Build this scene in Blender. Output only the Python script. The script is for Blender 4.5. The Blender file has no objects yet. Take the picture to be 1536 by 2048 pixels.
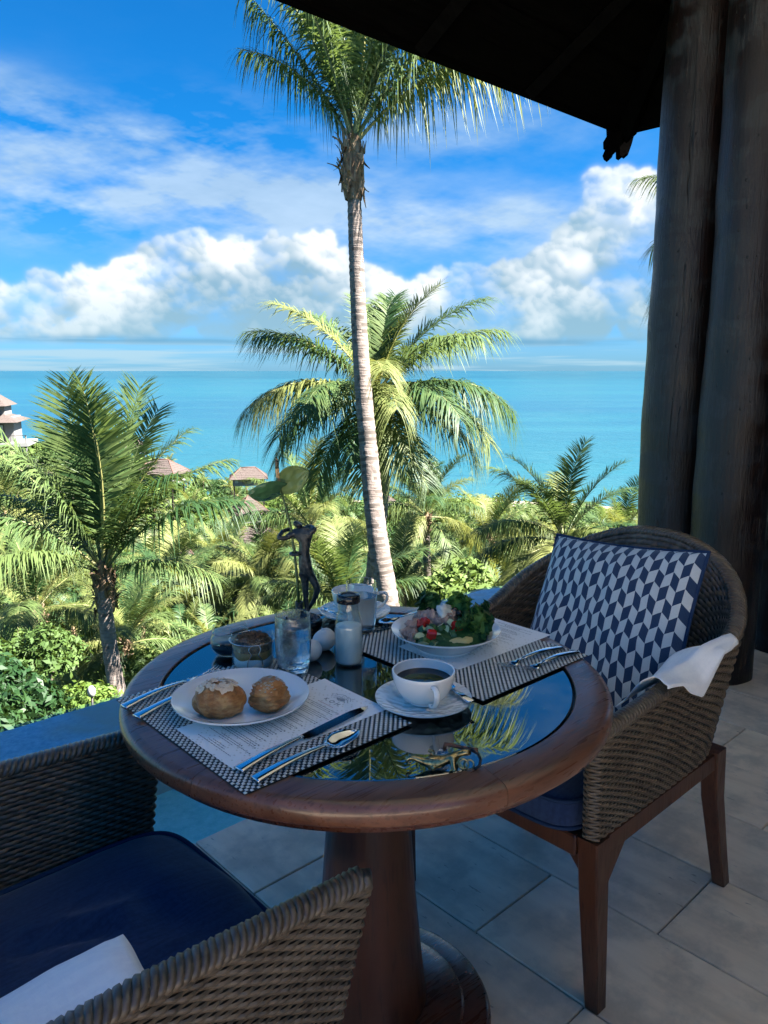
import bpy, bmesh, math, random
import numpy as np
from mathutils import Vector, Matrix, Euler, noise as mnoise
random.seed(7); rng = np.random.default_rng(7)
R = math.radians
scene = bpy.context.scene
C = scene.collection

# ------------------------------------------------------------------ camera, sky, sun, exposure
F_PX = 1539.0; PITCH = math.atan(284 / F_PX); YAW = R(-43); CAM = Vector((0, 0, 1.30))
cam_data = bpy.data.cameras.new('camera'); cam = bpy.data.objects.new('camera', cam_data); C.objects.link(cam)
cam.location = CAM; cam.rotation_euler = (R(90) - PITCH, 0, YAW)
cam_data.sensor_fit = 'VERTICAL'; cam_data.sensor_height = 24; cam_data.lens = 24 * F_PX / 2048
cam_data.clip_start = 0.02; cam_data.clip_end = 90000
scene.camera = cam
SUN_EL = R(49); SUN_AZ = R(213)          # azimuth of the sun as a heading (0 = +Y, positive = counter-clockwise)
sun_dir = Vector((-math.sin(SUN_AZ) * math.cos(SUN_EL), math.cos(SUN_AZ) * math.cos(SUN_EL), math.sin(SUN_EL)))
sl = bpy.data.lights.new('sun', 'SUN'); sl.energy = 5.0; sl.angle = R(0.5); sl.color = (1.0, 0.955, 0.88)
sun = bpy.data.objects.new('sun', sl); C.objects.link(sun); sun.rotation_euler = sun_dir.to_track_quat('Z', 'Y').to_euler()
scene.view_settings.view_transform = 'Standard'; scene.view_settings.look = 'None'
scene.view_settings.gamma = 1; scene.view_settings.use_curve_mapping = False
EXPOSURE = 2.96; SKY_S = 0.05; SKY_TINT = (0.025, 0.28, 0.50)
scene.view_settings.exposure = EXPOSURE
scene.render.engine = 'CYCLES'
scene.cycles.use_denoising = True
scene.cycles.caustics_reflective = False; scene.cycles.caustics_refractive = False
scene.cycles.blur_glossy = 0.5
scene.cycles.max_bounces = 10; scene.cycles.transmission_bounces = 10; scene.cycles.transparent_max_bounces = 8
scene.cycles.diffuse_bounces = 4; scene.cycles.glossy_bounces = 4
scene.cycles.sample_clamp_indirect = 6

class NT:
    """tiny helper for building node trees"""
    def __init__(self, tree): self.t = tree; self.n = tree.nodes; self.l = tree.links
    def node(self, typ, **kw):
        nd = self.n.new(typ)
        for k, v in kw.items(): setattr(nd, k, v)
        return nd
    def put(self, sock, val):
        if hasattr(val, 'is_linked') or isinstance(val, bpy.types.NodeSocket): self.l.new(val, sock)
        elif val is not None:
            try: sock.default_value = val
            except Exception:
                sock.default_value = (*val, 1) if len(val) == 3 else val
    def m(self, op, a, b=None, c=None, clamp=False):
        nd = self.node('ShaderNodeMath', operation=op, use_clamp=clamp)
        for i, v in enumerate((a, b, c)):
            if v is not None: self.put(nd.inputs[i], v)
        return nd.outputs[0]
    def v(self, op, a, b=None, s=None):
        nd = self.node('ShaderNodeVectorMath', operation=op)
        self.put(nd.inputs[0], a)
        if b is not None: self.put(nd.inputs[1], b)
        if s is not None: self.put(nd.inputs['Scale'], s)
        return nd.outputs['Value'] if op in ('DOT_PRODUCT', 'LENGTH', 'DISTANCE') else nd.outputs[0]
    def mapr(self, x, a, b, c=0.0, d=1.0, smooth=True):
        nd = self.node('ShaderNodeMapRange', interpolation_type='SMOOTHSTEP' if smooth else 'LINEAR')
        for i, v in enumerate((x, a, b, c, d)): self.put(nd.inputs[i], v)
        return nd.outputs[0]
    def noise(self, vec, scale, detail=4, rough=0.5, dist=0.0, out=0, dims='3D'):
        nd = self.node('ShaderNodeTexNoise', noise_dimensions=dims)
        if vec is not None: self.l.new(vec, nd.inputs['Vector'])
        self.put(nd.inputs['Scale'], scale); self.put(nd.inputs['Detail'], detail)
        self.put(nd.inputs['Roughness'], rough); self.put(nd.inputs['Distortion'], dist)
        return nd.outputs[out]
    def voro(self, vec, scale, feature='F1', smooth=0.5, rand=1.0, out='Distance'):
        nd = self.node('ShaderNodeTexVoronoi', feature=feature)
        if vec is not None: self.l.new(vec, nd.inputs['Vector'])
        nd.inputs['Scale'].default_value = scale; nd.inputs['Randomness'].default_value = rand
        if feature == 'SMOOTH_F1': nd.inputs['Smoothness'].default_value = smooth
        return nd.outputs[out]
    def ramp(self, fac, stops, interp='LINEAR'):
        nd = self.node('ShaderNodeValToRGB'); nd.color_ramp.interpolation = interp
        el = nd.color_ramp.elements
        while len(el) < len(stops): el.new(0.5)
        for e, (p, c) in zip(el, stops): e.position = p; e.color = (*c, 1) if len(c) == 3 else c
        self.put(nd.inputs[0], fac); return nd.outputs[0]
    def mix(self, fac, a, b, blend='MIX'):
        nd = self.node('ShaderNodeMix', data_type='RGBA', blend_type=blend)
        self.put(nd.inputs[0], fac)
        for i, v in ((6, a), (7, b)):
            if isinstance(v, tuple) and len(v) == 3: v = (*v, 1)
            self.put(nd.inputs[i], v)
        return nd.outputs[2]
    def xyz(self, x, y, z):
        nd = self.node('ShaderNodeCombineXYZ')
        for i, v in enumerate((x, y, z)): self.put(nd.inputs[i], v)
        return nd.outputs[0]
    def sep(self, vec):
        nd = self.node('ShaderNodeSeparateXYZ'); self.l.new(vec, nd.inputs[0]); return nd.outputs
    def bump(self, h, strength, dist=0.01, normal=None):
        nd = self.node('ShaderNodeBump'); self.put(nd.inputs['Strength'], strength); self.put(nd.inputs['Distance'], dist)
        self.l.new(h, nd.inputs['Height'])
        if normal is not None: self.l.new(normal, nd.inputs['Normal'])
        return nd.outputs[0]

world = bpy.data.worlds.new('World'); scene.world = world; world.use_nodes = True
world.cycles.sampling_method = 'MANUAL'; world.cycles.sample_map_resolution = 256
wt = NT(world.node_tree)
for nd in list(wt.n): wt.n.remove(nd)
sky = wt.node('ShaderNodeTexSky', sky_type='NISHITA', sun_disc=False)
sky.sun_elevation = SUN_EL; sky.sun_rotation = -SUN_AZ; sky.altitude = 50
sky.air_density = 1.0; sky.dust_density = 0.35; sky.ozone_density = 2.6
gen = wt.node('ShaderNodeTexCoord').outputs['Generated']
fwd_h = Vector((math.sin(-YAW), math.cos(-YAW), 0)); right_h = Vector((math.cos(-YAW), -math.sin(-YAW), 0))
dirn = wt.v('NORMALIZE', gen)
fx = wt.v('DOT_PRODUCT', dirn, tuple(right_h)); fy = wt.v('DOT_PRODUCT', dirn, tuple(fwd_h))
dz = wt.sep(dirn)[2]
az = wt.m('MULTIPLY', wt.m('ARCTAN2', fx, fy), 180 / math.pi)
el = wt.m('MULTIPLY', wt.m('ARCSINE', wt.m('MINIMUM', wt.m('MAXIMUM', dz, -0.9999), 0.9999)), 180 / math.pi)
azm = wt.m('DIVIDE', wt.m('PINGPONG', wt.m('ADD', az, 30.0), 60.0), 60.0)
# height of the cumulus tops against azimuth (degrees)
ENV = [(-30, 6.2), (-26, 6.0), (-22, 6.6), (-17.5, 8.0), (-13, 10.0), (-9.5, 9.0), (-5.5, 10.4), (-2, 8.0), (2, 6.6), (5, 8.0),
       (8.5, 7.4), (11.5, 8.8), (13.6, 11.0), (15.7, 14.3), (18.5, 12.6), (22, 11.5), (30, 8.5)]
# ---- cloud cover, synthesised as a sky map of azimuth x elevation (mirrored on round the horizon)
def fbm2(w, h, fx_, fy_, octs, seed, gain=0.5, px=True):
    g = np.random.default_rng(seed); out = np.zeros((h, w), np.float32); amp = 1.0; tot = 0.0
    for o in range(octs):
        nx, ny = max(2, int(round(fx_ * 2 ** o))), max(2, int(round(fy_ * 2 ** o)))
        if nx > w or ny > h: break
        a = g.random((ny + 3, nx + 3), dtype=np.float32) * 2 - 1
        ys = np.linspace(0, ny, h, endpoint=False); xs = np.linspace(0, nx, w, endpoint=False)
        yi = ys.astype(int); xi = xs.astype(int); ty = (ys - yi).astype(np.float32); tx = (xs - xi).astype(np.float32)
        def cub(t): return np.stack([((-t + 2) * t - 1) * t / 2, ((3 * t - 5) * t * t + 2) / 2, ((-3 * t + 4) * t + 1) * t / 2, (t - 1) * t * t / 2])
        cx = cub(tx); cy = cub(ty)
        rowi = sum(cx[k][None, :] * a[:, xi + k] for k in range(4))
        out += amp * sum(cy[k][:, None] * rowi[yi + k, :] for k in range(4))
        tot += amp; amp *= gain
    return out / tot
def sstep(a, b, x):
    t = np.clip((x - a) / (b - a), 0, 1); return t * t * (3 - 2 * t)
def blur(a, r):
    for ax in (0, 1):
        k = np.exp(-0.5 * (np.arange(-3 * r, 3 * r + 1) / r) ** 2); k /= k.sum()
        p = np.pad(a, [(3 * r, 3 * r) if i == ax else (0, 0) for i in range(a.ndim)], mode='edge')
        a = sum(k[i] * (p[i:i + a.shape[0]] if ax == 0 else p[:, i:i + a.shape[1]]) for i in range(len(k)))
    return a
def make_clouds(W=1440, H=960):
    A0, A1, E0, E1 = -30.0, 30.0, -1.0, 39.0            # degrees covered
    ppd = W / (A1 - A0)
    azv = np.linspace(A0, A1, W)[None, :].repeat(H, 0); elv = np.linspace(E0, E1, H)[:, None].repeat(W, 1)
    g = np.random.default_rng(11)
    # fine domain warp so that puffs get ragged, cauliflower rims
    wx = fbm2(W, H, 40, 27, 5, 1, 0.6) * 0.85; wy = fbm2(W, H, 40, 27, 5, 2, 0.6) * 0.85
    X = azv + wx; Y = elv + wy
    ea = np.array([p[0] for p in ENV]); ee = np.array([p[1] for p in ENV])
    env = lambda a: np.interp(a, ea, ee)
    depth = np.full((H, W), 1e9, np.float32); nxm = np.zeros((H, W), np.float32); nym = np.zeros((H, W), np.float32); cover = np.zeros((H, W), np.float32); tone = np.zeros((H, W), np.float32)
    puffs = []
    def puff(a, e, r, z): puffs.append((a, e, r, z))
    def heap(a, e, r, z, lvl):
        puff(a, e, r, z)
        if lvl == 0: return
        for _ in range(8 if lvl > 1 else 5):
            t = g.uniform(-0.35, math.pi + 0.35); q = g.uniform(0.55, 1.0); rr = r * g.uniform(0.28, 0.52)
            heap(a + math.cos(t) * r * q, e + math.sin(t) * r * q * 0.85, rr, z - g.uniform(0.2, 0.9) * r, lvl - 1)
    a = A0 - 1
    while a < A1 + 1:                                    # tall back row under the envelope
        top = env(a); r = g.uniform(1.0, 1.7) * (0.65 + 0.05 * top)
        heap(a, top - r * 1.25, r, 60 + g.uniform(-4, 4), 2)
        e = top - r * 2.4
        while e > 3.0:
            rr = g.uniform(1.1, 2.0); heap(a + g.uniform(-0.9, 0.9), e, rr, 58 + g.uniform(-6, 4), 2); e -= rr * 1.25
        a += r * g.uniform(0.8, 1.35)
    a = A0
    while a < A1:                                        # lower, nearer row
        top = env(a) * g.uniform(0.42, 0.68); r = g.uniform(0.6, 1.1)
        heap(a, top - r, r, 45 + g.uniform(-3, 3), 2)
        if top > 4: heap(a + g.uniform(-0.5, 0.5), top - 2.2 * r, r * 1.1, 45 + g.uniform(-4, 3), 2)
        a += r * g.uniform(1.0, 1.9)
    for (pa, pe, r, z) in puffs:
        m = r * 1.25 + 0.9
        x0, x1 = int((pa - m - A0) * ppd), int((pa + m - A0) * ppd); y0, y1 = int((pe - m - E0) * ppd), int((pe + m - E0) * ppd)
        x0, x1, y0, y1 = max(x0, 0), min(x1, W), max(y0, 0), min(y1, H)
        if x1 <= x0 or y1 <= y0: continue
        s = min(1.0, 0.35 + r * 0.5)
        dx = (azv[y0:y1, x0:x1] + wx[y0:y1, x0:x1] * s - pa) / r; dy = (elv[y0:y1, x0:x1] + wy[y0:y1, x0:x1] * s - pe) / r
        d2 = dx * dx + dy * dy; ins = d2 < 1
        zs = z - r * np.sqrt(np.clip(1 - d2, 0, 1)); sub = depth[y0:y1, x0:x1]; win = ins & (zs < sub)
        sub[win] = zs[win]; nxm[y0:y1, x0:x1][win] = dx[win]; nym[y0:y1, x0:x1][win] = dy[win]
        al = sstep(1.0, 1.0 - min(0.5, 0.16 / r), np.sqrt(d2)); c = cover[y0:y1, x0:x1]; np.maximum(c, al, out=c)
    hit = depth < 1e8
    nzm = np.sqrt(np.clip(1 - nxm ** 2 - nym ** 2, 0, 1))
    L = np.array([0.30, 0.70, 0.62]); L /= np.linalg.norm(L)
    lam = np.clip(nxm * L[0] + nym * L[1] + nzm * L[2], -0.3, 1)
    lam = np.where(hit, lam, 0.4)
    lam = 0.06 * lam + 0.28 * blur(lam, 3) + 0.36 * blur(lam, 8) + 0.36 * blur(lam, 18)
    big = fbm2(W, H, 11, 11, 5, 5, 0.5)
    topd = env(azv[0])[None, :] - elv                    # degrees below the bank's top
    lit = 0.02 + 1.25 * lam - 0.06 * np.clip(topd - 1.0, 0, 9) + 0.75 * big
    lit = np.clip(lit, 0, 1) ** 1.35
    shadow = np.array([0.30, 0.52, 0.70]); white = np.array([1.16, 1.19, 1.20])
    col = shadow + (white - shadow) * lit[..., None]
    low = sstep(7.0, 1.6, elv)[..., None]                # lower cloud fades into blue air
    col = col * (1 - 0.62 * low) + np.array([0.33, 0.60, 0.76]) * 0.62 * low
    cov = 0.35 * blur(cover, 1) + 0.65 * blur(cover, 4)
    thin = np.clip(0.68 + 1.1 * fbm2(W, H, 10, 11, 6, 9, 0.6) + 0.35 * lit, 0.15, 1)   # gauzy stretches
    alpha = cov * np.clip(thin, 0, 1) * sstep(1.45, 2.6, elv + 0.35 * big)
    # veils of high cloud
    v1 = fbm2(W, H, 7, 12, 7, 21, 0.58); v2 = fbm2(W, H, 18, 40, 5, 22, 0.6); warp = fbm2(W, H, 5, 6, 3, 23)
    band = lambda c, w_, a0, a1, s: np.exp(-((elv - c - s * (azv + 20) * 0.06 - 1.6 * warp) / w_) ** 2) * sstep(a0 - 7, a0 + 3, azv) * sstep(a1 + 7, a1 - 3, azv)
    veil = 0.9 * band(16.0, 1.7, -40, -11, -0.6) + 0.65 * band(13.2, 2.4, -40, -2, -0.2) + 0.45 * band(11.2, 1.8, -30, 12, 0) + 0.55 * band(15.5, 2.2, 0, 16, 0.8) + 0.55 * band(21.5, 3.0, 13, 40, 0.5) + 0.14 * band(24.5, 2.2, -16, -2, 1.8) + 0.5 * band(9.5, 2.2, -40, 40, 0) + 0.05
    va = np.clip(veil * (0.55 + 1.3 * v1 + 0.40 * v2), 0, 0.8) * sstep(38, 27, elv) * (1 - 0.75 * sstep(17.5, 20.5, elv) * sstep(2, -6, azv))
    vcol = np.array([0.40, 0.62, 0.90]) + (np.array([0.62, 0.80, 0.95]) - np.array([0.40, 0.62, 0.90])) * sstep(18, 8, elv)[..., None] + 0.10 * v2[..., None]
    # long flat streaks just over the sea
    s1 = fbm2(W, H, 7, 110, 5, 31, 0.55); sa = sstep(-0.05, 0.6, s1 + 0.1) * sstep(2.6, 1.5, elv) * 0.8
    scol = np.array([0.52, 0.76, 0.90])
    dark = np.exp(-((elv - 1.95 - 0.25 * warp) / 0.28) ** 2) * np.clip(0.32 + 0.7 * s1 + 0.4 * v1, 0, 0.6)
    a_tot = va; c_tot = vcol
    def over(ca, aa, cb, ab):
        o = aa + ab * (1 - aa); return (ca * aa[..., None] + cb * (ab * (1 - aa))[..., None]) / np.maximum(o, 1e-4)[..., None], o
    c_tot, a_tot = over(np.broadcast_to(scol, col.shape), sa, c_tot, a_tot)
    c_tot, a_tot = over(col, alpha, c_tot, a_tot)
    c_tot, a_tot = over(np.broadcast_to(np.array([0.10, 0.36, 0.60]), col.shape), dark, c_tot, a_tot)
    return np.dstack([c_tot, a_tot]).astype(np.float32)

K = 1.0 / (SKY_S * 2 ** EXPOSURE)
cl = make_clouds()
cimg = bpy.data.images.new('cloud_cover', cl.shape[1], cl.shape[0], alpha=True, float_buffer=True)
cimg.colorspace_settings.name = 'Non-Color'; cimg.alpha_mode = 'CHANNEL_PACKED'
cimg.pixels.foreach_set(cl.ravel()); cimg.update(); cimg.pack()
ti = wt.node('ShaderNodeTexImage', extension='EXTEND', interpolation='Linear'); ti.image = cimg
wt.l.new(wt.xyz(azm, wt.m('DIVIDE', wt.m('ADD', el, 1.0), 40.0), 0.0), ti.inputs['Vector'])
tint = wt.mix(1.0, sky.outputs[0], wt.mix(wt.mapr(el, 1.0, 17.0), (0.112, 0.268, 0.503), SKY_TINT), 'MULTIPLY')
base = wt.mix(ti.outputs['Alpha'], tint, wt.v('SCALE', ti.outputs['Color'], s=K))
bg = wt.node('ShaderNodeBackground'); bg.inputs['Strength'].default_value = SKY_S
wt.l.new(base, bg.inputs['Color'])
wo = wt.node('ShaderNodeOutputWorld'); wt.l.new(bg.outputs[0], wo.inputs['Surface'])

# ------------------------------------------------------------------ helpers
def P(x, y, z=0.0):
    """right / forward / up of the viewpoint -> world"""
    return Vector((right_h.x * x + fwd_h.x * y, right_h.y * x + fwd_h.y * y, z))
def ray(px, py):
    f = Vector((0, math.cos(PITCH), -math.sin(PITCH))); u = Vector((0, math.sin(PITCH), math.cos(PITCH)))
    d = f + Vector((1, 0, 0)) * ((px - 768) / F_PX) - u * ((py - 1024) / F_PX)
    return d
def at(px, py, Y):
    d = ray(px, py); t = Y / d.y; return P(d.x * t, Y, CAM.z + d.z * t)
def on(px, py, z):
    d = ray(px, py); t = (z - CAM.z) / d.z; return P(d.x * t, d.y * t, z)

MATS = {}
def mat(name, base=(0.5, 0.5, 0.5), rough=0.5, spec=0.5, metal=0.0, fn=None, **kw):
    if name in MATS: return MATS[name]
    m = bpy.data.materials.new(name); m.use_nodes = True
    t = NT(m.node_tree); b = t.n['Principled BSDF']
    b.inputs['Base Color'].default_value = (*base, 1); b.inputs['Roughness'].default_value = rough
    b.inputs['Specular IOR Level'].default_value = spec; b.inputs['Metallic'].default_value = metal
    for k, v in kw.items():
        s = b.inputs[k]
        s.default_value = (*v, 1) if isinstance(v, tuple) and len(v) == 3 and s.type == 'RGBA' else v
    if fn: fn(t, b)
    MATS[name] = m; return m
def coord(t, which='Object'): return t.node('ShaderNodeTexCoord').outputs[which]
def orand(t): return t.node('ShaderNodeObjectInfo').outputs['Random']

class MB:
    def __init__(self): self.v = []; self.f = []; self.m = []; self.k = 0
    def add(self, verts, faces, mi=0):
        verts = [tuple(map(float, p)) for p in verts]; k = self.k
        self.v += verts; self.f += [tuple(i + k for i in f) for f in faces]
        self.m += [mi] * len(faces); self.k += len(verts); return self
    def box(self, lo, hi, mi=0, M=None):
        x0, y0, z0 = lo; x1, y1, z1 = hi
        vs = [(x0, y0, z0), (x1, y0, z0), (x1, y1, z0), (x0, y1, z0), (x0, y0, z1), (x1, y0, z1), (x1, y1, z1), (x0, y1, z1)]
        if M is not None: vs = [M @ Vector(p) for p in vs]
        return self.add(vs, [(0, 3, 2, 1), (4, 5, 6, 7), (0, 1, 5, 4), (1, 2, 6, 5), (2, 3, 7, 6), (3, 0, 4, 7)], mi)
    def cbox(self, lo, hi, c, mi=0, M=None):
        """box with chamfered edges"""
        lo = np.array(lo, float); hi = np.array(hi, float); vs = []
        idx = {}
        for sx in (0, 1):
            for sy in (0, 1):
                for sz in (0, 1):
                    s = (sx, sy, sz)
                    for ax in range(3):
                        p = [0, 0, 0]
                        for a in range(3):
                            e = (lo, hi)[s[a]][a]; d = c if s[a] == 0 else -c
                            p[a] = e if a == ax else e + d
                        idx[(s, ax)] = len(vs); vs.append(p)
        fs = []
        for ax in range(3):
            a, b = [(1, 2), (2, 0), (0, 1)][ax]
            for sd in (0, 1):
                q = []
                for (i, j) in ((0, 0), (1, 0), (1, 1), (0, 1)):
                    s = [0, 0, 0]; s[ax] = sd; s[a] = i; s[b] = j; q.append(idx[(tuple(s), ax)])
                fs.append(tuple(q if sd else q[::-1]))
        for ax in range(3):            # edges running along ax
            a, b = [(1, 2), (2, 0), (0, 1)][ax]
            for i in (0, 1):
                for j in (0, 1):
                    s0 = [0, 0, 0]; s0[a] = i; s0[b] = j; s1 = list(s0); s1[ax] = 1
                    q = [idx[(tuple(s0), a)], idx[(tuple(s1), a)], idx[(tuple(s1), b)], idx[(tuple(s0), b)]]
                    fs.append(tuple(q if (i == j) else q[::-1]) if True else None)
        for sx in (0, 1):
            for sy in (0, 1):
                for sz in (0, 1):
                    s = (sx, sy, sz); q = [idx[(s, 0)], idx[(s, 1)], idx[(s, 2)]]
                    fs.append(tuple(q if (sx + sy + sz) % 2 else q[::-1]))
        if M is not None: vs = [M @ Vector(p) for p in vs]
        return self.add(vs, fs, mi)
    def lathe(self, prof, n=48, mi=0, M=None, a0=0.0, a1=2 * math.pi, wob=None):
        full = abs(a1 - a0 - 2 * math.pi) < 1e-6; cols = n if full else n + 1
        vs = []; fs = []
        for i, (r, z) in enumerate(prof):
            for j in range(cols):
                a = a0 + (a1 - a0) * j / n
                rr = r if wob is None else wob(r, z, a)
                vs.append((rr * math.cos(a), rr * math.sin(a), z))
        for i in range(len(prof) - 1):
            for j in range(n):
                j2 = (j + 1) % cols
                fs.append((i * cols + j, i * cols + j2, (i + 1) * cols + j2, (i + 1) * cols + j))
        if M is not None: vs = [M @ Vector(p) for p in vs]
        return self.add(vs, fs, mi)
    def tube(self, pts, rad, n=8, mi=0, cap=True, closed=False, flat=None):
        pts = [Vector(p) for p in pts]; N = len(pts)
        if not hasattr(rad, '__len__'): rad = [rad] * N
        vs = []; fs = []; up = None
        for i, p in enumerate(pts):
            if closed: tg = pts[(i + 1) % N] - pts[i - 1]
            else: tg = pts[min(i + 1, N - 1)] - pts[max(i - 1, 0)]
            tg = tg.normalized() if tg.length > 1e-9 else Vector((0, 0, 1))
            if up is None:
                up = Vector((0, 0, 1)) if abs(tg.z) < 0.9 else Vector((1, 0, 0))
            a = tg.cross(up)
            a = a.normalized() if a.length > 1e-6 else tg.orthogonal().normalized()
            b = a.cross(tg).normalized(); up = b
            for j in range(n):
                t = 2 * math.pi * j / n
                s = 1.0 if flat is None else flat
                vs.append(p + (a * math.cos(t) + b * math.sin(t) * s) * rad[i])
        for i in range(N if closed else N - 1):
            i2 = (i + 1) % N
            for j in range(n):
                j2 = (j + 1) % n
                fs.append((i * n + j, i * n + j2, i2 * n + j2, i2 * n + j))
        if cap and not closed:
            fs.append(tuple(range(n - 1, -1, -1))); fs.append(tuple((N - 1) * n + j for j in range(n)))
        return self.add(vs, fs, mi)
    def grid(self, fn, nu, nv, mi=0, closed_u=False, flip=False):
        vs = [fn(i / nu, j / nv) for i in range(nu if closed_u else nu + 1) for j in range(nv + 1)]
        W = nv + 1; cu = nu if closed_u else nu + 1; fs = []
        for i in range(nu):
            i2 = (i + 1) % cu
            for j in range(nv):
                q = (i * W + j, i2 * W + j, i2 * W + j + 1, i * W + j + 1)
                fs.append(q[::-1] if flip else q)
        return self.add(vs, fs, mi)
    def mesh(self, name, mats, smooth=True):
        me = bpy.data.meshes.new(name); me.from_pydata(self.v, [], self.f)
        for m in mats: me.materials.append(m)
        if len(mats) > 1: me.polygons.foreach_set('material_index', self.m)
        if smooth: me.polygons.foreach_set('use_smooth', [True] * len(me.polygons))
        me.update(); return me
    def obj(self, name, mats, parent=None, smooth=True, auto=None):
        if not isinstance(mats, (list, tuple)): mats = [mats]
        me = self.mesh(name, mats, smooth)
        o = bpy.data.objects.new(name, me); C.objects.link(o)
        if parent is not None: o.parent = parent
        if auto is not None: sharp(me, auto)
        return o
def sharp(me, deg):
    """mark edges sharper than deg so that smooth shading keeps them crisp"""
    bm = bmesh.new(); bm.from_mesh(me)
    for e in bm.edges:
        if len(e.link_faces) == 2 and e.calc_face_angle(0) > R(deg): e.smooth = False
    bm.to_mesh(me); bm.free()
def np_mesh(name, V, F4=None, F3=None, mats=(), midx=None, smooth=False):
    """fast mesh from numpy arrays of quads and / or triangles"""
    me = bpy.data.meshes.new(name); V = np.asarray(V, np.float32).reshape(-1, 3)
    n4 = 0 if F4 is None else len(F4); n3 = 0 if F3 is None else len(F3)
    loops = np.concatenate([np.asarray(a, np.int32).ravel() for a in (F4, F3) if a is not None and len(a)])
    starts = np.concatenate([np.arange(n4) * 4, n4 * 4 + np.arange(n3) * 3]).astype(np.int32)
    me.vertices.add(len(V)); me.vertices.foreach_set('co', V.ravel())
    me.loops.add(len(loops)); me.loops.foreach_set('vertex_index', loops)
    me.polygons.add(n4 + n3); me.polygons.foreach_set('loop_start', starts)
    for m in mats: me.materials.append(m)
    if midx is not None: me.polygons.foreach_set('material_index', np.asarray(midx, np.int32))
    if smooth: me.polygons.foreach_set('use_smooth', np.ones(n4 + n3, bool))
    me.update(calc_edges=True); me.validate(); return me
def link(name, me, parent=None, loc=None, rot=None, scale=None):
    o = bpy.data.objects.new(name, me); C.objects.link(o)
    if parent is not None: o.parent = parent
    if loc is not None: o.location = loc
    if rot is not None: o.rotation_euler = rot
    if scale is not None: o.scale = scale if hasattr(scale, '__len__') else (scale,) * 3
    return o
def tag(o, label, cat, group=None):
    o['label'] = label; o['category'] = cat
    if group: o['group'] = group
    return o
def thing(name, label, cat, loc=(0, 0, 0), rz=0.0, group=None, rot=None):
    o = bpy.data.objects.new(name, None); C.objects.link(o); o.empty_display_size = 0.05
    o.location = loc; o.rotation_euler = rot if rot is not None else (0, 0, rz)
    return tag(o, label, cat, group)
def structure(o): o['kind'] = 'structure'; return o
def stuff(o): o['kind'] = 'stuff'; return o
def nz(p, s=1.0, o=0.0): return mnoise.noise(Vector((p[0] * s + o, p[1] * s + o * 0.7, p[2] * s - o)))
def smooth01(a, b, x):
    t = min(1, max(0, (x - a) / (b - a))); return t * t * (3 - 2 * t)
def copy_tree(o, parent=None, name=None):
    c = o.copy(); C.objects.link(c); c.parent = parent
    for ch in o.children: copy_tree(ch, c)
    return c

# ------------------------------------------------------------------ materials
def f_travertine(t, b):
    co = coord(t); r = orand(t)
    off = t.v('ADD', co, t.xyz(t.m('MULTIPLY', r, 37.0), t.m('MULTIPLY', r, 91.0), 0.0))
    st = t.v('MULTIPLY', off, (9.0, 1.6, 1.0))
    n1 = t.noise(st, 1.6, 6, 0.62, 0.4); n2 = t.noise(off, 7.0, 6, 0.65); n3 = t.noise(t.v('MULTIPLY', off, (60, 14, 1)), 1.0, 3, 0.6)
    c = t.ramp(n1, [(0.25, (0.56, 0.45, 0.335)), (0.5, (0.74, 0.60, 0.45)), (0.75, (0.83, 0.695, 0.535))])
    c = t.mix(t.m('MULTIPLY', t.mapr(n2, 0.42, 0.66), 0.75), c, (0.44, 0.375, 0.295))
    pit = t.mapr(n3, 0.30, 0.36); pit2 = t.mapr(t.noise(off, 3.0, 2), 0.45, 0.6)
    pits = t.m('MULTIPLY', t.m('SUBTRACT', 1.0, pit), pit2)
    c = t.mix(t.m('MULTIPLY', pits, 0.6), c, (0.10, 0.10, 0.10))
    c = t.mix(1.0, c, t.mix(r, (0.82, 0.83, 0.85), (1.06, 1.04, 1.0)), 'MULTIPLY')
    t.put(b.inputs['Base Color'], c)
    t.put(b.inputs['Roughness'], t.mapr(n2, 0.3, 0.7, 0.28, 0.5))
    h = t.m('SUBTRACT', t.m('MULTIPLY', n1, 0.5), pits)
    t.put(b.inputs['Normal'], t.bump(h, 0.25, 0.004))
M_trav = mat('travertine', rough=0.4, spec=0.5, fn=f_travertine)
M_grout = mat('tile_joint', (0.06, 0.058, 0.055), 0.9)

def wood(name, dark, light, rough, scale=1.0, axis=0, coat=0.0, spec=0.5):
    def fn(t, b):
        co = coord(t); r = orand(t)
        off = t.v('ADD', co, t.xyz(t.m('MULTIPLY', r, 13.0), t.m('MULTIPLY', r, 7.0), t.m('MULTIPLY', r, 3.0)))
        s = [26.0 * scale] * 3; s[axis] = 2.0 * scale
        st = t.v('MULTIPLY', off, tuple(s))
        n = t.noise(st, 1.0, 6, 0.6, 0.6); n2 = t.noise(off, 5 * scale, 3)
        fine = t.noise(t.v('MULTIPLY', st, (6, 6, 6)), 1.0, 2)
        c = t.ramp(n, [(0.28, dark), (0.72, light)])
        c = t.mix(t.m('MULTIPLY', t.mapr(fine, 0.56, 0.66), 0.55), c, tuple(x * 0.45 for x in dark))
        c = t.mix(t.m('MULTIPLY', n2, 0.5), c, tuple(x * 0.7 for x in light))
        t.put(b.inputs['Base Color'], c)
        t.put(b.inputs['Roughness'], t.mapr(fine, 0.3, 0.7, rough * 0.8, rough * 1.25))
        t.put(b.inputs['Normal'], t.bump(t.m('SUBTRACT', t.m('MULTIPLY', n, 0.6), t.mapr(fine, 0.56, 0.66)), 0.12, 0.002))
    return mat(name, rough=rough, spec=spec, fn=fn, **({'Coat Weight': coat, 'Coat Roughness': 0.12} if coat else {}))
M_wood_rim = wood('table_rim_wood', (0.085, 0.032, 0.018), (0.23, 0.100, 0.055), 0.33, 1.0, 0, coat=0.35)
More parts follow.
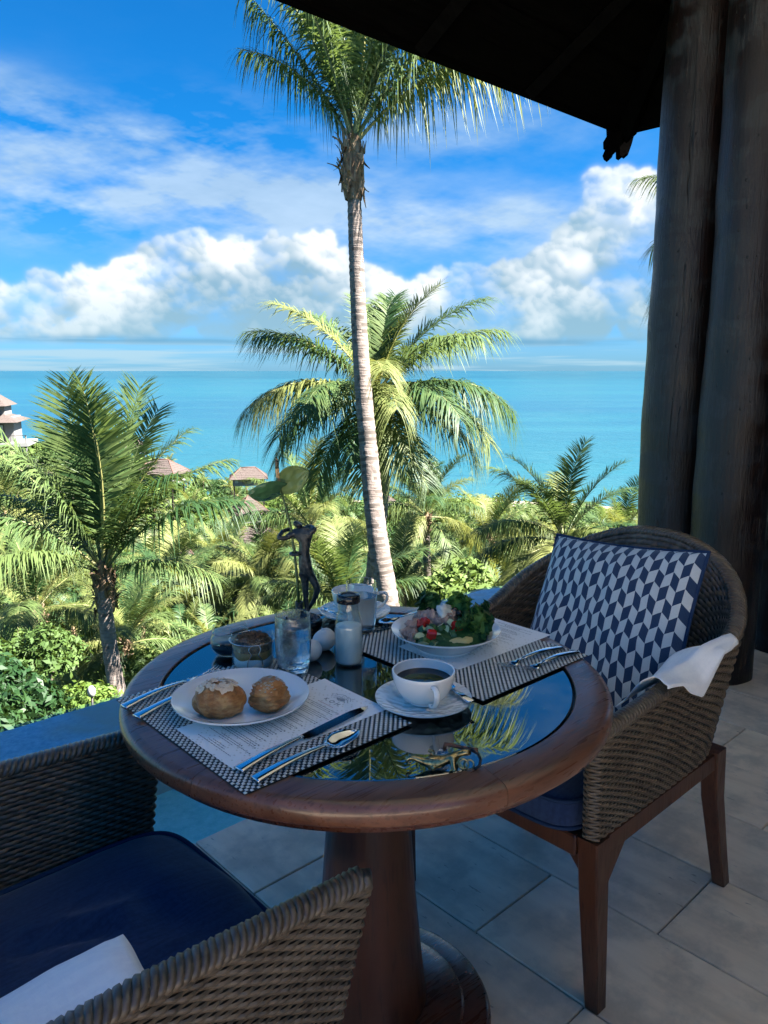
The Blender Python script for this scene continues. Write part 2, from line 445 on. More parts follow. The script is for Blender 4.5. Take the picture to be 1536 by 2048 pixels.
M_wood_edge = wood('table_edge_wood', (0.050, 0.015, 0.008), (0.125, 0.042, 0.020), 0.3, 1.0, 0, coat=0.3)
M_wood_leg = wood('chair_leg_wood', (0.042, 0.013, 0.007), (0.110, 0.038, 0.018), 0.38, 1.2, 2)
M_wood_ped = wood('pedestal_wood', (0.036, 0.010, 0.005), (0.100, 0.029, 0.012), 0.36, 0.8, 2, coat=0.15)
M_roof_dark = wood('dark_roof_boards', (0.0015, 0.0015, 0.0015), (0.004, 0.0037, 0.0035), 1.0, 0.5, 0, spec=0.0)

def f_post(t, b):
    co = coord(t); r = orand(t)
    off = t.v('ADD', co, t.xyz(0.0, 0.0, t.m('MULTIPLY', r, 31.0)))
    grain = t.noise(t.v('MULTIPLY', off, (95, 95, 5.0)), 1.0, 5, 0.65, 0.6); fine = t.noise(t.v('MULTIPLY', off, (260, 260, 14)), 1.0, 3, 0.6)
    patch = t.noise(t.v('MULTIPLY', off, (7, 7, 4.2)), 1.0, 6, 0.68, 0.5); band = t.noise(t.v('MULTIPLY', off, (1.5, 1.5, 9.0)), 1.0, 3, 0.6, 0.3)
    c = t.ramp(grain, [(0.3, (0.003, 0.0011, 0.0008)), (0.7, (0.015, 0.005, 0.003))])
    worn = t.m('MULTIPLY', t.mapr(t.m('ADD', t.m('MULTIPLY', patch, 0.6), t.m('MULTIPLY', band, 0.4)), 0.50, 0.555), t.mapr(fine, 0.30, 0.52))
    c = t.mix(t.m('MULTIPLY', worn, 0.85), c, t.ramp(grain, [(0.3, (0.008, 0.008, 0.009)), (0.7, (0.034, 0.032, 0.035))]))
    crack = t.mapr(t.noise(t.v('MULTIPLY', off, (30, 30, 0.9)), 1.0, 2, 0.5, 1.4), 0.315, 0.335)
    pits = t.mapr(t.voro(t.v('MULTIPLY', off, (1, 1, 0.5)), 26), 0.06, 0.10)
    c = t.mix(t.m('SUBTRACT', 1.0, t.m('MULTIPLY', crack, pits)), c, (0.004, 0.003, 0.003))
    t.put(b.inputs['Base Color'], c)
    t.put(b.inputs['Roughness'], t.mapr(worn, 0, 1, 0.34, 0.50))
    h = t.m('ADD', t.m('ADD', t.m('MULTIPLY', grain, 0.5), t.m('MULTIPLY', fine, 0.25)), t.m('ADD', t.m('MULTIPLY', t.m('MULTIPLY', crack, pits), 1.2), t.m('MULTIPLY', patch, 1.0)))
    t.put(b.inputs['Normal'], t.bump(h, 0.55, 0.010))
M_post = mat('log_post', rough=0.35, spec=0.45, fn=f_post)

def f_wicker(t, b):
    co = coord(t)
    n = t.noise(co, 55, 4, 0.6); n2 = t.noise(t.v('MULTIPLY', co, (30, 30, 300)), 1.0, 2)
    c = t.ramp(n, [(0.3, (0.056, 0.038, 0.024)), (0.7, (0.155, 0.114, 0.075))])
    c = t.mix(t.m('MULTIPLY', n2, 0.35), c, (0.046, 0.031, 0.021))
    c = t.mix(t.m('MULTIPLY', t.mapr(t.noise(co, 7, 3), 0.45, 0.65), 0.35), c, (0.19, 0.148, 0.105))
    t.put(b.inputs['Base Color'], c)
    t.put(b.inputs['Normal'], t.bump(n2, 0.25, 0.001))
M_wicker = mat('wicker_strand', rough=0.42, spec=0.5, fn=f_wicker)
M_wicker_in = mat('wicker_core', (0.03, 0.021, 0.014), 0.9)
M_wicker_rim = mat('wicker_rim', rough=0.35, spec=0.6, fn=f_wicker)

def f_fabric(c1, c2, s=900.0):
    def fn(t, b):
        co = coord(t)
        w1 = t.noise(t.v('MULTIPLY', co, (s, 40, 40)), 1.0, 2); w2 = t.noise(t.v('MULTIPLY', co, (40, s, 40)), 1.0, 2)
        n = t.noise(co, 120, 3, 0.6); n2 = t.noise(t.v('MULTIPLY', co, (14, 160, 14)), 1.0, 3)
        t.put(b.inputs['Base Color'], t.mix(t.mapr(t.m('ADD', t.m('MULTIPLY', n, 0.5), t.m('MULTIPLY', n2, 0.5)), 0.35, 0.65), c1, c2))
        t.put(b.inputs['Normal'], t.bump(t.m('ADD', t.m('ADD', w1, w2), t.m('MULTIPLY', n, 2.0)), 0.25, 0.0006))
    return fn
M_navy = mat('navy_canvas', rough=0.85, spec=0.2, fn=f_fabric((0.010, 0.024, 0.075), (0.020, 0.046, 0.120)), **{'Sheen Weight': 0.25})
M_napkin = mat('white_linen', rough=0.8, spec=0.2, fn=f_fabric((0.80, 0.82, 0.86), (0.87, 0.88, 0.90), 1400), **{'Sheen Weight': 0.2})
def f_pillow(t, b):
    uv = t.node('ShaderNodeUVMap').outputs[0]; s = t.sep(uv)
    x = t.m('MULTIPLY', s[0], 25.0); y = t.m('MULTIPLY', s[1], 13.0)
    tri = t.m('PINGPONG', x, 1.0)
    yy = t.m('ADD', y, t.m('MULTIPLY', tri, 0.42))
    k = t.m('MODULO', t.m('ADD', t.m('FLOOR', yy), t.m('ADD', t.m('FLOOR', x), 200.0)), 2.0)
    co = coord(t); n = t.noise(co, 500, 2); n2 = t.noise(co, 9, 3)
    c = t.mix(k, t.mix(n, (0.012, 0.034, 0.085), (0.024, 0.055, 0.12)), t.mix(n, (0.42, 0.47, 0.50), (0.58, 0.62, 0.64)))
    t.put(b.inputs['Base Color'], c)
    w = t.m('ADD', t.m('SINE', t.m('MULTIPLY', s[0], 1500.0)), t.m('SINE', t.m('MULTIPLY', s[1], 1500.0)))
    t.put(b.inputs['Normal'], t.bump(t.m('ADD', w, t.m('MULTIPLY', n2, 6.0)), 0.25, 0.0012))
M_pillow = mat('chevron_cotton', rough=0.85, spec=0.2, fn=f_pillow, **{'Sheen Weight': 0.2})
M_piping = mat('navy_piping', (0.014, 0.034, 0.085), 0.8, 0.2)

M_porc = mat('white_porcelain', (0.90, 0.87, 0.82), 0.12, 0.6, **{'Coat Weight': 0.3, 'Coat Roughness': 0.05})
def f_hammer(t, b):
    co = coord(t)
    v = t.voro(t.v('MULTIPLY', co, (1, 1, 0.2)), 72, 'SMOOTH_F1', 0.4)
    t.put(b.inputs['Normal'], t.bump(v, 0.9, 0.006))
M_porc_h = mat('hammered_porcelain', (0.90, 0.87, 0.82), 0.10, 0.6, fn=f_hammer, **{'Coat Weight': 0.3, 'Coat Roughness': 0.05})
M_glass = mat('clear_glass', (0.97, 0.99, 0.99), 0.0, 0.5, **{'Transmission Weight': 1.0, 'IOR': 1.45})
def f_bub(t, b):
    co = coord(t); n = t.voro(co, 420, 'F1'); k = t.noise(co, 30, 3)
    t.put(b.inputs['Normal'], t.bump(t.m('MULTIPLY', t.mapr(n, 0.25, 0.5), t.mapr(k, 0.45, 0.6)), 0.35, 0.001))
M_glass_wet = mat('misted_glass', (0.96, 0.985, 0.99), 0.02, 0.5, fn=f_bub, **{'Transmission Weight': 1.0, 'IOR': 1.45})
M_water = mat('drinking_water', (0.95, 0.99, 1.0), 0.0, 0.5, **{'Transmission Weight': 1.0, 'IOR': 1.33})
def f_table_glass(t, b):
    n = t.noise(coord(t), 9, 4); t.put(b.inputs['Roughness'], t.mapr(n, 0.35, 0.7, 0.008, 0.03))
M_tglass = mat('dark_table_glass', (0.004, 0.010, 0.010), 0.015, 0.5, fn=f_table_glass, **{'IOR': 3.0})
M_groove = mat('dark_groove', (0.006, 0.006, 0.007), 0.4)
M_steel = mat('polished_steel', (0.72, 0.73, 0.75), 0.10, 0.5, 1.0)
M_wire = mat('clip_wire', (0.45, 0.46, 0.48), 0.25, 0.5, 1.0)
M_black_lid = mat('black_enamel_lid', (0.012, 0.012, 0.014), 0.18, 0.6)
M_milk = mat('milk', (0.88, 0.86, 0.80), 0.35, 0.4, **{'Subsurface Weight': 0.0})
M_yog = mat('yoghurt', (0.82, 0.80, 0.76), 0.4)
M_caramel = mat('caramel', (0.50, 0.24, 0.07), 0.3)
M_granola = mat('granola', (0.15, 0.075, 0.035), 0.6, fn=lambda t, b: t.put(b.inputs['Base Color'], t.ramp(orand(t) if False else t.noise(coord(t), 160, 3), [(0.3, (0.10, 0.045, 0.022)), (0.7, (0.40, 0.21, 0.10))])))
M_syrup = mat('dark_syrup', (0.012, 0.006, 0.004), 0.3, 0.3)
M_coffee = mat('black_coffee', (0.012, 0.006, 0.004), 0.03, 0.5)
M_stone = mat('white_ceramic_pebble', (0.66, 0.65, 0.63), 0.42, 0.4)
M_paper = mat('menu_paper', (0.92, 0.91, 0.89), 0.62, 0.3)
M_ink = mat('grey_ink', (0.10, 0.11, 0.12), 0.7); M_ink_red = mat('red_ink', (0.42, 0.16, 0.13), 0.7); M_ink_lt = mat('pale_ink', (0.34, 0.36, 0.38), 0.7)
M_mat_dark = mat('mat_black_vinyl', (0.012, 0.013, 0.014), 0.4)
M_mat_light = mat('mat_cream_vinyl', (0.68, 0.66, 0.60), 0.35, 0.5)
def f_bronze(t, b):
    n = t.noise(coord(t), 130, 4, 0.6)
    t.put(b.inputs['Base Color'], t.ramp(n, [(0.35, (0.010, 0.012, 0.013)), (0.7, (0.050, 0.055, 0.054))]))
    t.put(b.inputs['Normal'], t.bump(n, 0.5, 0.002))
M_bronze = mat('blackened_bronze', rough=0.38, spec=0.5, fn=f_bronze, **{'Metallic': 0.0})
def f_brass(t, b):
    n = t.noise(coord(t), 160, 4, 0.6)
    t.put(b.inputs['Base Color'], t.ramp(n, [(0.35, (0.14, 0.10, 0.045)), (0.65, (0.52, 0.42, 0.22))]))
    t.put(b.inputs['Normal'], t.bump(n, 0.3, 0.001))
M_brass = mat('aged_brass', rough=0.28, metal=1.0, fn=f_brass)
M_leather = mat('brown_leather', (0.10, 0.035, 0.016), 0.55)
M_cord = mat('black_cord', (0.012, 0.010, 0.010), 0.5)
def f_crust(t, b):
    co = coord(t); n = t.noise(co, 38, 5, 0.6); z = t.noise(t.v('MULTIPLY', co, (60, 60, 190)), 1.0, 4, 0.6)
    c = t.ramp(t.m('ADD', t.m('MULTIPLY', n, 0.6), t.m('MULTIPLY', z, 0.4)), [(0.30, (0.16, 0.05, 0.015)), (0.48, (0.42, 0.17, 0.05)), (0.68, (0.72, 0.42, 0.17))])
    t.put(b.inputs['Base Color'], c); t.put(b.inputs['Normal'], t.bump(t.m('ADD', z, t.m('MULTIPLY', n, 0.7)), 0.9, 0.006))
M_crust = mat('pastry_crust', rough=0.42, spec=0.4, fn=f_crust)
M_almond = mat('almond_flake', (0.78, 0.60, 0.42), 0.5)
M_sugar = mat('icing_sugar', (0.72, 0.62, 0.52), 0.8)
def leafmat(name, c1, c2, trans=0.25, rough=0.45, nscale=3.0):
    def fn(t, b):
        co = coord(t); r = orand(t); n = t.noise(co, nscale, 3, 0.6)
        c = t.mix(t.mapr(t.m('ADD', t.m('MULTIPLY', n, 0.65), t.m('MULTIPLY', r, 0.35)), 0.3, 0.7), c1, c2)
        t.put(b.inputs['Base Color'], c)
        tr = t.node('ShaderNodeBsdfTranslucent'); t.put(tr.inputs['Color'], t.mix(0.5, c, (c2[0] * 1.6, c2[1] * 1.5, c2[2] * 0.7)))
        mx = t.node('ShaderNodeMixShader'); mx.inputs[0].default_value = trans
        t.l.new(b.outputs[0], mx.inputs[1]); t.l.new(tr.outputs[0], mx.inputs[2])
        t.l.new(mx.outputs[0], t.n['Material Output'].inputs['Surface'])
    return mat(name, rough=rough + 0.1, spec=0.28, fn=fn)
M_frond = leafmat('palm_leaflet', (0.0314, 0.0750, 0.0266), (0.1150, 0.1620, 0.0515), 0.34, 0.40, 5.0)
M_frond_y = leafmat('palm_leaflet_yellowing', (0.0998, 0.1315, 0.0372), (0.2065, 0.2245, 0.0762), 0.36, 0.45, 5.0)
M_rachis = mat('palm_midrib', (0.2128, 0.2016, 0.0728), 0.45)
M_rachis_g = mat('palm_midrib_green', (0.0728, 0.1008, 0.0308), 0.45)
def f_trunk(t, b):
    co = coord(t); s = t.sep(co); n = t.noise(co, 9, 5, 0.65); r = t.noise(t.v('MULTIPLY', co, (3, 3, 30)), 1.0, 3)
    c = t.ramp(t.m('ADD', t.m('MULTIPLY', n, 0.55), t.m('MULTIPLY', r, 0.45)), [(0.28, (0.0941, 0.0706, 0.0612)), (0.5, (0.1882, 0.1529, 0.1333)), (0.72, (0.2822, 0.2391, 0.2156))])
    t.put(b.inputs['Base Color'], c); t.put(b.inputs['Normal'], t.bump(t.m('ADD', n, r), 0.6, 0.03))
M_trunk = mat('palm_trunk', rough=0.85, spec=0.2, fn=f_trunk)
M_ringdark = mat('palm_trunk_scar', (0.084, 0.0672, 0.056), 0.9)
def f_boot(t, b):
    n = t.noise(t.v('MULTIPLY', coord(t), (10, 10, 3)), 1.0, 5, 0.65)
    t.put(b.inputs['Base Color'], t.ramp(n, [(0.3, (0.0616, 0.0364, 0.0224)), (0.5, (0.1792, 0.1176, 0.0728)), (0.72, (0.308, 0.2352, 0.168))]))
M_boot = mat('palm_leaf_base', rough=0.9, spec=0.15, fn=f_boot)
M_leaf = leafmat('tree_leaf', (0.0262, 0.0646, 0.0161), (0.0983, 0.1492, 0.0323), 0.22, 0.5, 0.9)
M_leaf2 = leafmat('tree_leaf_bright', (0.0656, 0.1265, 0.0226), (0.1640, 0.2222, 0.0403), 0.25, 0.5, 0.9)
M_leaf3 = leafmat('tree_leaf_deep', (0.0163, 0.0468, 0.0145), (0.0573, 0.1088, 0.0290), 0.20, 0.4, 2.5)
M_bark = mat('tree_bark', (0.0784, 0.0588, 0.0448), 0.9)
M_soil = mat('hillside_soil', (0.0336, 0.0392, 0.0168), 0.95, fn=lambda t, b: t.put(b.inputs['Base Color'], t.ramp(t.noise(coord(t), 0.25, 6, 0.65), [(0.35, (0.0112, 0.0202, 0.0067)), (0.55, (0.0308, 0.0448, 0.0134)), (0.72, (0.0896, 0.07, 0.042))])))
def f_thatch(t, b):
    co = coord(t); n = t.noise(t.v('MULTIPLY', co, (5, 5, 1.2)), 1.0, 4, 0.7); n2 = t.noise(co, 0.9, 3); row = t.m('SINE', t.m('MULTIPLY', t.sep(co)[2], 26.0))
    c = t.ramp(n, [(0.3, (0.0448, 0.0336, 0.0302)), (0.7, (0.1148, 0.0924, 0.084))])
    c = t.mix(t.m('MULTIPLY', n2, 0.4), c, (0.14, 0.112, 0.1036))
    t.put(b.inputs['Base Color'], c); t.put(b.inputs['Normal'], t.bump(t.m('ADD', n, t.m('MULTIPLY', row, 0.25)), 0.8, 0.08))
M_thatch = mat('thatch', rough=0.95, spec=0.1, fn=f_thatch)
M_ridge = mat('terracotta_ridge', (0.1232, 0.0588, 0.042), 0.8)
M_plaster = mat('white_plaster', (0.392, 0.3808, 0.3584), 0.8, fn=lambda t, b: t.put(b.inputs['Base Color'], t.mix(t.noise(coord(t), 1.2, 5, 0.6), (0.14, 0.1344, 0.1316), (0.2128, 0.2072, 0.2016))))
M_concrete = mat('grey_concrete', (0.2016, 0.2016, 0.196), 0.85)
M_darkwood = mat('dark_joinery', (0.0196, 0.014, 0.0112), 0.6)
M_window = mat('villa_glass', (0.028, 0.0504, 0.056), 0.06, 0.8)
M_curtain = mat('pale_curtain', (0.3472, 0.392, 0.3696), 0.8)
M_teal = mat('teal_panel', (0.0112, 0.168, 0.1512), 0.6)
M_globewhite = mat('globe_white', (0.38, 0.38, 0.38), 0.5)
M_bounce_white = mat('bounce_white', (0.86, 0.86, 0.85), 0.5)
def f_sea(t, b):
    geo = t.node('ShaderNodeNewGeometry').outputs['Position']
    d = t.v('LENGTH', geo)
    c = t.ramp(t.mapr(d, 250.0, 5200.0, 0, 1, False), [(0.0, (0.0270, 0.0904, 0.1040)), (0.03, (0.0135, 0.0723, 0.0970)), (0.12, (0.0090, 0.0554, 0.0910)), (0.35, (0.0083, 0.0621, 0.0940)), (0.8, (0.0053, 0.0542, 0.0830)), (1.0, (0.0030, 0.0429, 0.0690))])
    # broad currents and sand patches under the surface
    n = t.noise(t.v('MULTIPLY', geo, (1, 1, 0)), 0.0016, 5, 0.6, 0.6); n2 = t.noise(geo, 0.011, 5, 0.6, 0.4)
    c = t.mix(t.m('MULTIPLY', t.mapr(n, 0.42, 0.66), 0.55), c, (0.0105, 0.0735, 0.0960))
    c = t.mix(t.m('MULTIPLY', t.mapr(n2, 0.5, 0.72), 0.30), c, (0.0225, 0.0836, 0.1060))
    sg = t.xyz(t.m('MULTIPLY', t.v('DOT_PRODUCT', geo, tuple(right_h)), 0.0012), t.m('MULTIPLY', t.v('DOT_PRODUCT', geo, tuple(fwd_h)), 0.012), 0.0)
    n3 = t.noise(sg, 1.0, 5, 0.62, 0.3); n4 = t.noise(t.v('MULTIPLY', sg, (9, 5, 1)), 1.0, 4, 0.6)
    c = t.mix(t.m('MULTIPLY', t.mapr(n3, 0.50, 0.66), 0.45), c, (0.0180, 0.0881, 0.1080)); c = t.mix(t.m('MULTIPLY', t.mapr(n4, 0.56, 0.72), 0.40), c, (0.0060, 0.0452, 0.0740))
    t.put(b.inputs['Base Color'], c)
    w = t.noise(geo, 0.35, 4, 0.65); w2 = t.noise(geo, 0.05, 3, 0.6)
    t.put(b.inputs['Normal'], t.bump(t.m('ADD', w, t.m('MULTIPLY', w2, 2.5)), 0.5, 1.2))
M_sea = mat('sea_water', rough=0.30, spec=0.14, fn=f_sea)
def f_pooltile(t, b):
    co = coord(t); n = t.noise(co, 30, 4, 0.6); n2 = t.noise(co, 110, 2)
    c = t.ramp(n, [(0.3, (0.24, 0.60, 0.56)), (0.7, (0.38, 0.74, 0.68))])
    t.put(b.inputs['Base Color'], t.mix(t.m('MULTIPLY', t.mapr(n2, 0.5, 0.7), 0.4), c, (0.46, 0.76, 0.80)))
M_pool = mat('pool_plaster', rough=0.6, fn=f_pooltile)
def f_weir(t, b):
    co = coord(t); n = t.noise(co, 45, 5, 0.7); n2 = t.noise(co, 1.1, 4, 0.6, 0.5)
    c = t.ramp(n, [(0.3, (0.18, 0.33, 0.44)), (0.7, (0.42, 0.57, 0.65))])
    t.put(b.inputs['Base Color'], t.mix(t.m('MULTIPLY', t.mapr(n2, 0.50, 0.60), 0.85), c, (0.42, 0.36, 0.26)))
M_weir = mat('weir_stone', rough=0.6, fn=f_weir)
def clear_sheet(name, tint, ior, rough=0.0, bump=None):
    """thin clear sheet: passes light straight through and mirrors by Fresnel"""
    m = bpy.data.materials.new(name); m.use_nodes = True; t = NT(m.node_tree); t.n.remove(t.n['Principled BSDF'])
    tr = t.node('ShaderNodeBsdfTransparent'); tr.inputs[0].default_value = (*tint, 1)
    gl = t.node('ShaderNodeBsdfGlossy'); gl.inputs['Roughness'].default_value = rough
    fr = t.node('ShaderNodeLayerWeight'); fr.inputs['Blend'].default_value = 0.5; f0 = ((ior - 1) / (ior + 1)) ** 2
    mx = t.node('ShaderNodeMixShader')
    t.l.new(t.m('MULTIPLY_ADD', t.m('POWER', fr.outputs['Facing'], 5.0), 1 - f0, f0), mx.inputs[0]); t.l.new(tr.outputs[0], mx.inputs[1]); t.l.new(gl.outputs[0], mx.inputs[2])
    if bump:
        geo = t.node('ShaderNodeNewGeometry').outputs['Position']
        nn = t.bump(t.noise(geo, bump[0], 3, 0.5), bump[1], bump[2]); t.l.new(nn, gl.inputs['Normal']); t.l.new(nn, fr.inputs['Normal'])
    t.l.new(mx.outputs[0], t.n['Material Output'].inputs['Surface']); MATS[name] = m; return m
M_poolwater = clear_sheet('pool_water', (0.80, 0.95, 0.98), 1.33, 0.01, (3.0, 0.05, 0.02))
M_jar = clear_sheet('jar_glass', (0.93, 0.96, 0.96), 1.5, 0.01)
M_lettuce = leafmat('lettuce', (0.0697, 0.1860, 0.0310), (0.2480, 0.4030, 0.1008), 0.3, 0.45, 60)
M_lettuce_d = leafmat('dark_salad_leaf', (0.0248, 0.0853, 0.0248), (0.0775, 0.1860, 0.0543), 0.2, 0.4, 60)
M_lettuce_r = leafmat('red_leaf_edge', (0.1085, 0.0697, 0.0465), (0.2170, 0.2170, 0.0775), 0.2, 0.4, 60)
M_cuc = mat('cucumber_flesh', (0.50, 0.58, 0.34), 0.3); M_cucskin = mat('cucumber_skin', (0.035, 0.10, 0.025), 0.3)
M_tom = mat('tomato', (0.52, 0.025, 0.018), 0.18, 0.6)
M_tuna = mat('tuna_flake', (0.46, 0.29, 0.225), 0.5, fn=lambda t, b: (t.put(b.inputs['Base Color'], t.ramp(t.noise(t.v('MULTIPLY', coord(t), (60, 260, 60)), 1.0, 3), [(0.3, (0.30, 0.17, 0.13)), (0.7, (0.55, 0.38, 0.30))])), t.put(b.inputs['Normal'], t.bump(t.noise(t.v('MULTIPLY', coord(t), (60, 260, 60)), 1.0, 3), 0.5, 0.003))))
M_egg = mat('soft_white_cheese', (0.72, 0.70, 0.62), 0.35)
M_potato = mat('potato', (0.52, 0.44, 0.17), 0.4)
M_olive = mat('black_olive', (0.02, 0.016, 0.012), 0.2, 0.6)
M_spadix = mat('spadix', (0.55, 0.30, 0.12), 0.5); M_spadix_tip = mat('spadix_tip', (0.10, 0.07, 0.03), 0.5)
def f_anth(t, b):
    co = coord(t); n = t.noise(co, 70, 3); 
    t.put(b.inputs['Base Color'], t.mix(n, (0.030, 0.105, 0.048), (0.090, 0.20, 0.075)))
    t.put(b.inputs['Normal'], t.bump(t.voro(co, 55, 'SMOOTH_F1'), 0.5, 0.004))
M_anth = mat('green_anthurium', rough=0.25, spec=0.5, fn=f_anth)
M_anth2 = mat('pale_anthurium', (0.20, 0.28, 0.09), 0.35)
M_stem = mat('flower_stem', (0.06, 0.09, 0.022), 0.4)
M_gravel = mat('grey_gravel', (0.22, 0.24, 0.25), 0.7, fn=lambda t, b: t.put(b.inputs['Base Color'], t.ramp(t.noise(coord(t), 200, 2), [(0.35, (0.08, 0.09, 0.10)), (0.65, (0.45, 0.48, 0.50))])))
M_crystal = mat('ice_glass', (0.9, 0.95, 1.0), 0.06, 0.5, **{'Transmission Weight': 0.85, 'IOR': 1.5})
M_dark_wall = mat('dark_timber_wall', (0.020, 0.017, 0.015), 0.75)

# ------------------------------------------------------------------ setting: terrace, pool, pavilion
V_POOL, V_WEIR, V_EDGE = 1.790, 2.66, 2.98
slab = structure(MB().box((-9, -7, -0.30), (7.5, V_POOL - 0.002, -0.008)).obj('terrace_floor', M_grout, smooth=False))
tile_me = MB().cbox((-0.5, -0.5, -0.02), (0.5, 0.5, 0.0), 0.006).mesh('tile', [M_trav], smooth=False)
def tile_mesh(w, l):
    b = MB(); b.cbox((-w / 2, -l / 2, -0.022), (w / 2, l / 2, 0.0), 0.0022); return b.mesh('tile', [M_trav], smooth=False)
TW, TL, GAP = 0.3065, 0.765, 0.0035
tfull = tile_mesh(TW - GAP, TL - GAP); cuts = {}
for i in range(-32, 20):  # strips left of the view are added so sunlit paving bounces light inside
    u0 = 0.944 + i * TW; ph = 0.73 if i % 2 == 0 else 1.025 - TL
    for k in range(-10, 4):
        a, b_ = ph + k * TL, ph + (k + 1) * TL
        b_ = min(b_, V_POOL)
        if b_ - a < 0.02 or u0 + TW > 7.4 or a < -6.5: continue
        if b_ - a > TL - 1e-4: me = tfull
        else:
            key = round(b_ - a, 3)
            if key not in cuts: cuts[key] = tile_mesh(TW - GAP, b_ - a - GAP)
            me = cuts[key]
        o = link('tile', me, slab, (u0 + TW / 2, (a + b_) / 2, random.uniform(-0.0006, 0.0006)))
# the shallow pool: basin, weir wall and water
b = MB()
b.box((-9, V_POOL, -0.40), (3.62, V_WEIR, -0.36)); b.box((-9, V_POOL - 0.12, -0.9), (3.95, V_POOL, -0.022))
structure(b.obj('pool_basin', M_pool, smooth=False))
b = MB()
# weir: a broad stone ledge just under the water, rounded at its far corner
out = [(-9, V_EDGE), (3.55, V_EDGE)] + [(3.55 + 0.35 * math.sin(a), V_EDGE - 0.35 + 0.35 * math.cos(a)) for a in np.linspace(0.2, R(90), 8)] + [(3.90, V_POOL)]
inn = [(-9, V_WEIR), (3.45, V_WEIR)] + [(3.45 + 0.13 * math.sin(a), V_WEIR - 0.13 + 0.13 * math.cos(a)) for a in np.linspace(0.2, R(90), 8)] + [(3.58, V_POOL)]
n = len(out); zt = -0.052
vs = [(x, y, zt) for x, y in out] + [(x, y, zt) for x, y in inn] + [(x, y, -1.6) for x, y in out] + [(x, y, -0.38) for x, y in inn]
fs = []
for i in range(n - 1):
    fs += [(i, i + 1, n + i + 1, n + i), (i + 1, i, 2 * n + i, 2 * n + i + 1), (n + i, n + i + 1, 3 * n + i + 1, 3 * n + i)]
b.add(vs, fs); structure(b.obj('pool_weir_wall', M_weir, smooth=False))
zw = -0.040
wv = [(x, y, zw) for x, y in out] + [(3.90, V_POOL, zw), (-9, V_POOL, zw)]
wb = MB(); m = len(out)
wb.add([(x, y, zw) for x, y in out] + [(min(x, 3.90), V_POOL, zw) for x, y in out], [(i, i + 1, m + i + 1, m + i)[::-1] for i in range(m - 1)])
structure(wb.obj('pool_water', M_poolwater, smooth=False))
bpy.data.objects['pool_water'].data.polygons.foreach_set('use_smooth', [False] * (m - 1))

# pavilion roof: eave parallel to the pool, hip corner at the right
EZ, EV, EU = 2.6325, 2.50, 4.203
roof = thing('pavilion_roof', 'dark timber roof with deep eaves overhanging the pool terrace', 'roof', (0, 0, 0))
SL = 0.55; us, VB, D = 0.50, -3.2, 0.86
def rz_(u, v): return EZ + SL * min(EV - v, EU - u, D)
hip = lambda d: (EU - d, EV - d, EZ + SL * d)
CZ = EZ + SL * D
b = MB()
for q in (((us, EV, EZ), (EU, EV, EZ), hip(D), (us, EV - D, CZ)), ((EU, EV, EZ), (EU, VB, EZ), (EU - D, VB, CZ), hip(D))):
    b.add([*q], [(0, 1, 2, 3)]); b.add([(x, y, z + 0.14) for x, y, z in q], [(3, 2, 1, 0)])
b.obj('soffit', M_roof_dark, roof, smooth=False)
b = MB(); b.box((us, VB, CZ + 0.004), (EU - D + 0.02, EV - D + 0.02, CZ + 0.12)); b.obj('bounce_ceiling', M_bounce_white, roof, smooth=False)  # pale ceiling out of view, added to bounce light onto the table
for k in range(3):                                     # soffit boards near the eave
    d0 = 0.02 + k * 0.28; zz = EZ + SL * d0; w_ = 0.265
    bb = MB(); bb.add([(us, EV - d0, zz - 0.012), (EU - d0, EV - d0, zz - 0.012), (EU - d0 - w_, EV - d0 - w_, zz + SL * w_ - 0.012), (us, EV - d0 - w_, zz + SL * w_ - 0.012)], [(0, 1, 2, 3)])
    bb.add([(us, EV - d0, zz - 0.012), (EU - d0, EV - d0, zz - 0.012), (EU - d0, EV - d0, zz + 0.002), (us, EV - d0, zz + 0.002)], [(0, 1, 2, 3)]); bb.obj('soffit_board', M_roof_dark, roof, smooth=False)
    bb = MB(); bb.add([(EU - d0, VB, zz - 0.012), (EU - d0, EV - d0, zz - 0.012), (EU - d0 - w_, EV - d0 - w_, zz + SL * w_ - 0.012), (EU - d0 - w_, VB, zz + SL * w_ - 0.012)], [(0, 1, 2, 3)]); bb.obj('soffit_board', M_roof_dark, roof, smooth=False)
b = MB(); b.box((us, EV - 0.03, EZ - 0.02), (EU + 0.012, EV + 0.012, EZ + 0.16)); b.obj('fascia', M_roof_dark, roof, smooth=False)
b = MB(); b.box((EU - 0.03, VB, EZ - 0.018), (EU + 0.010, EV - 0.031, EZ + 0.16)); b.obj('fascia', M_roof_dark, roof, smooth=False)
for k in range(4):
    u = EU - 0.95 - k * 0.75; bb = MB(); bb.tube([(u, EV - 0.04, EZ - 0.02), (u, EV - D, CZ - 0.045)], 0.04, 4); bb.obj('rafter', M_roof_dark, roof, smooth=False)
bb = MB(); bb.tube([(EU - 0.02, EV - 0.02, EZ - 0.02), hip(D)], 0.06, 4); bb.obj('hip_rafter', M_roof_dark, roof, smooth=False)
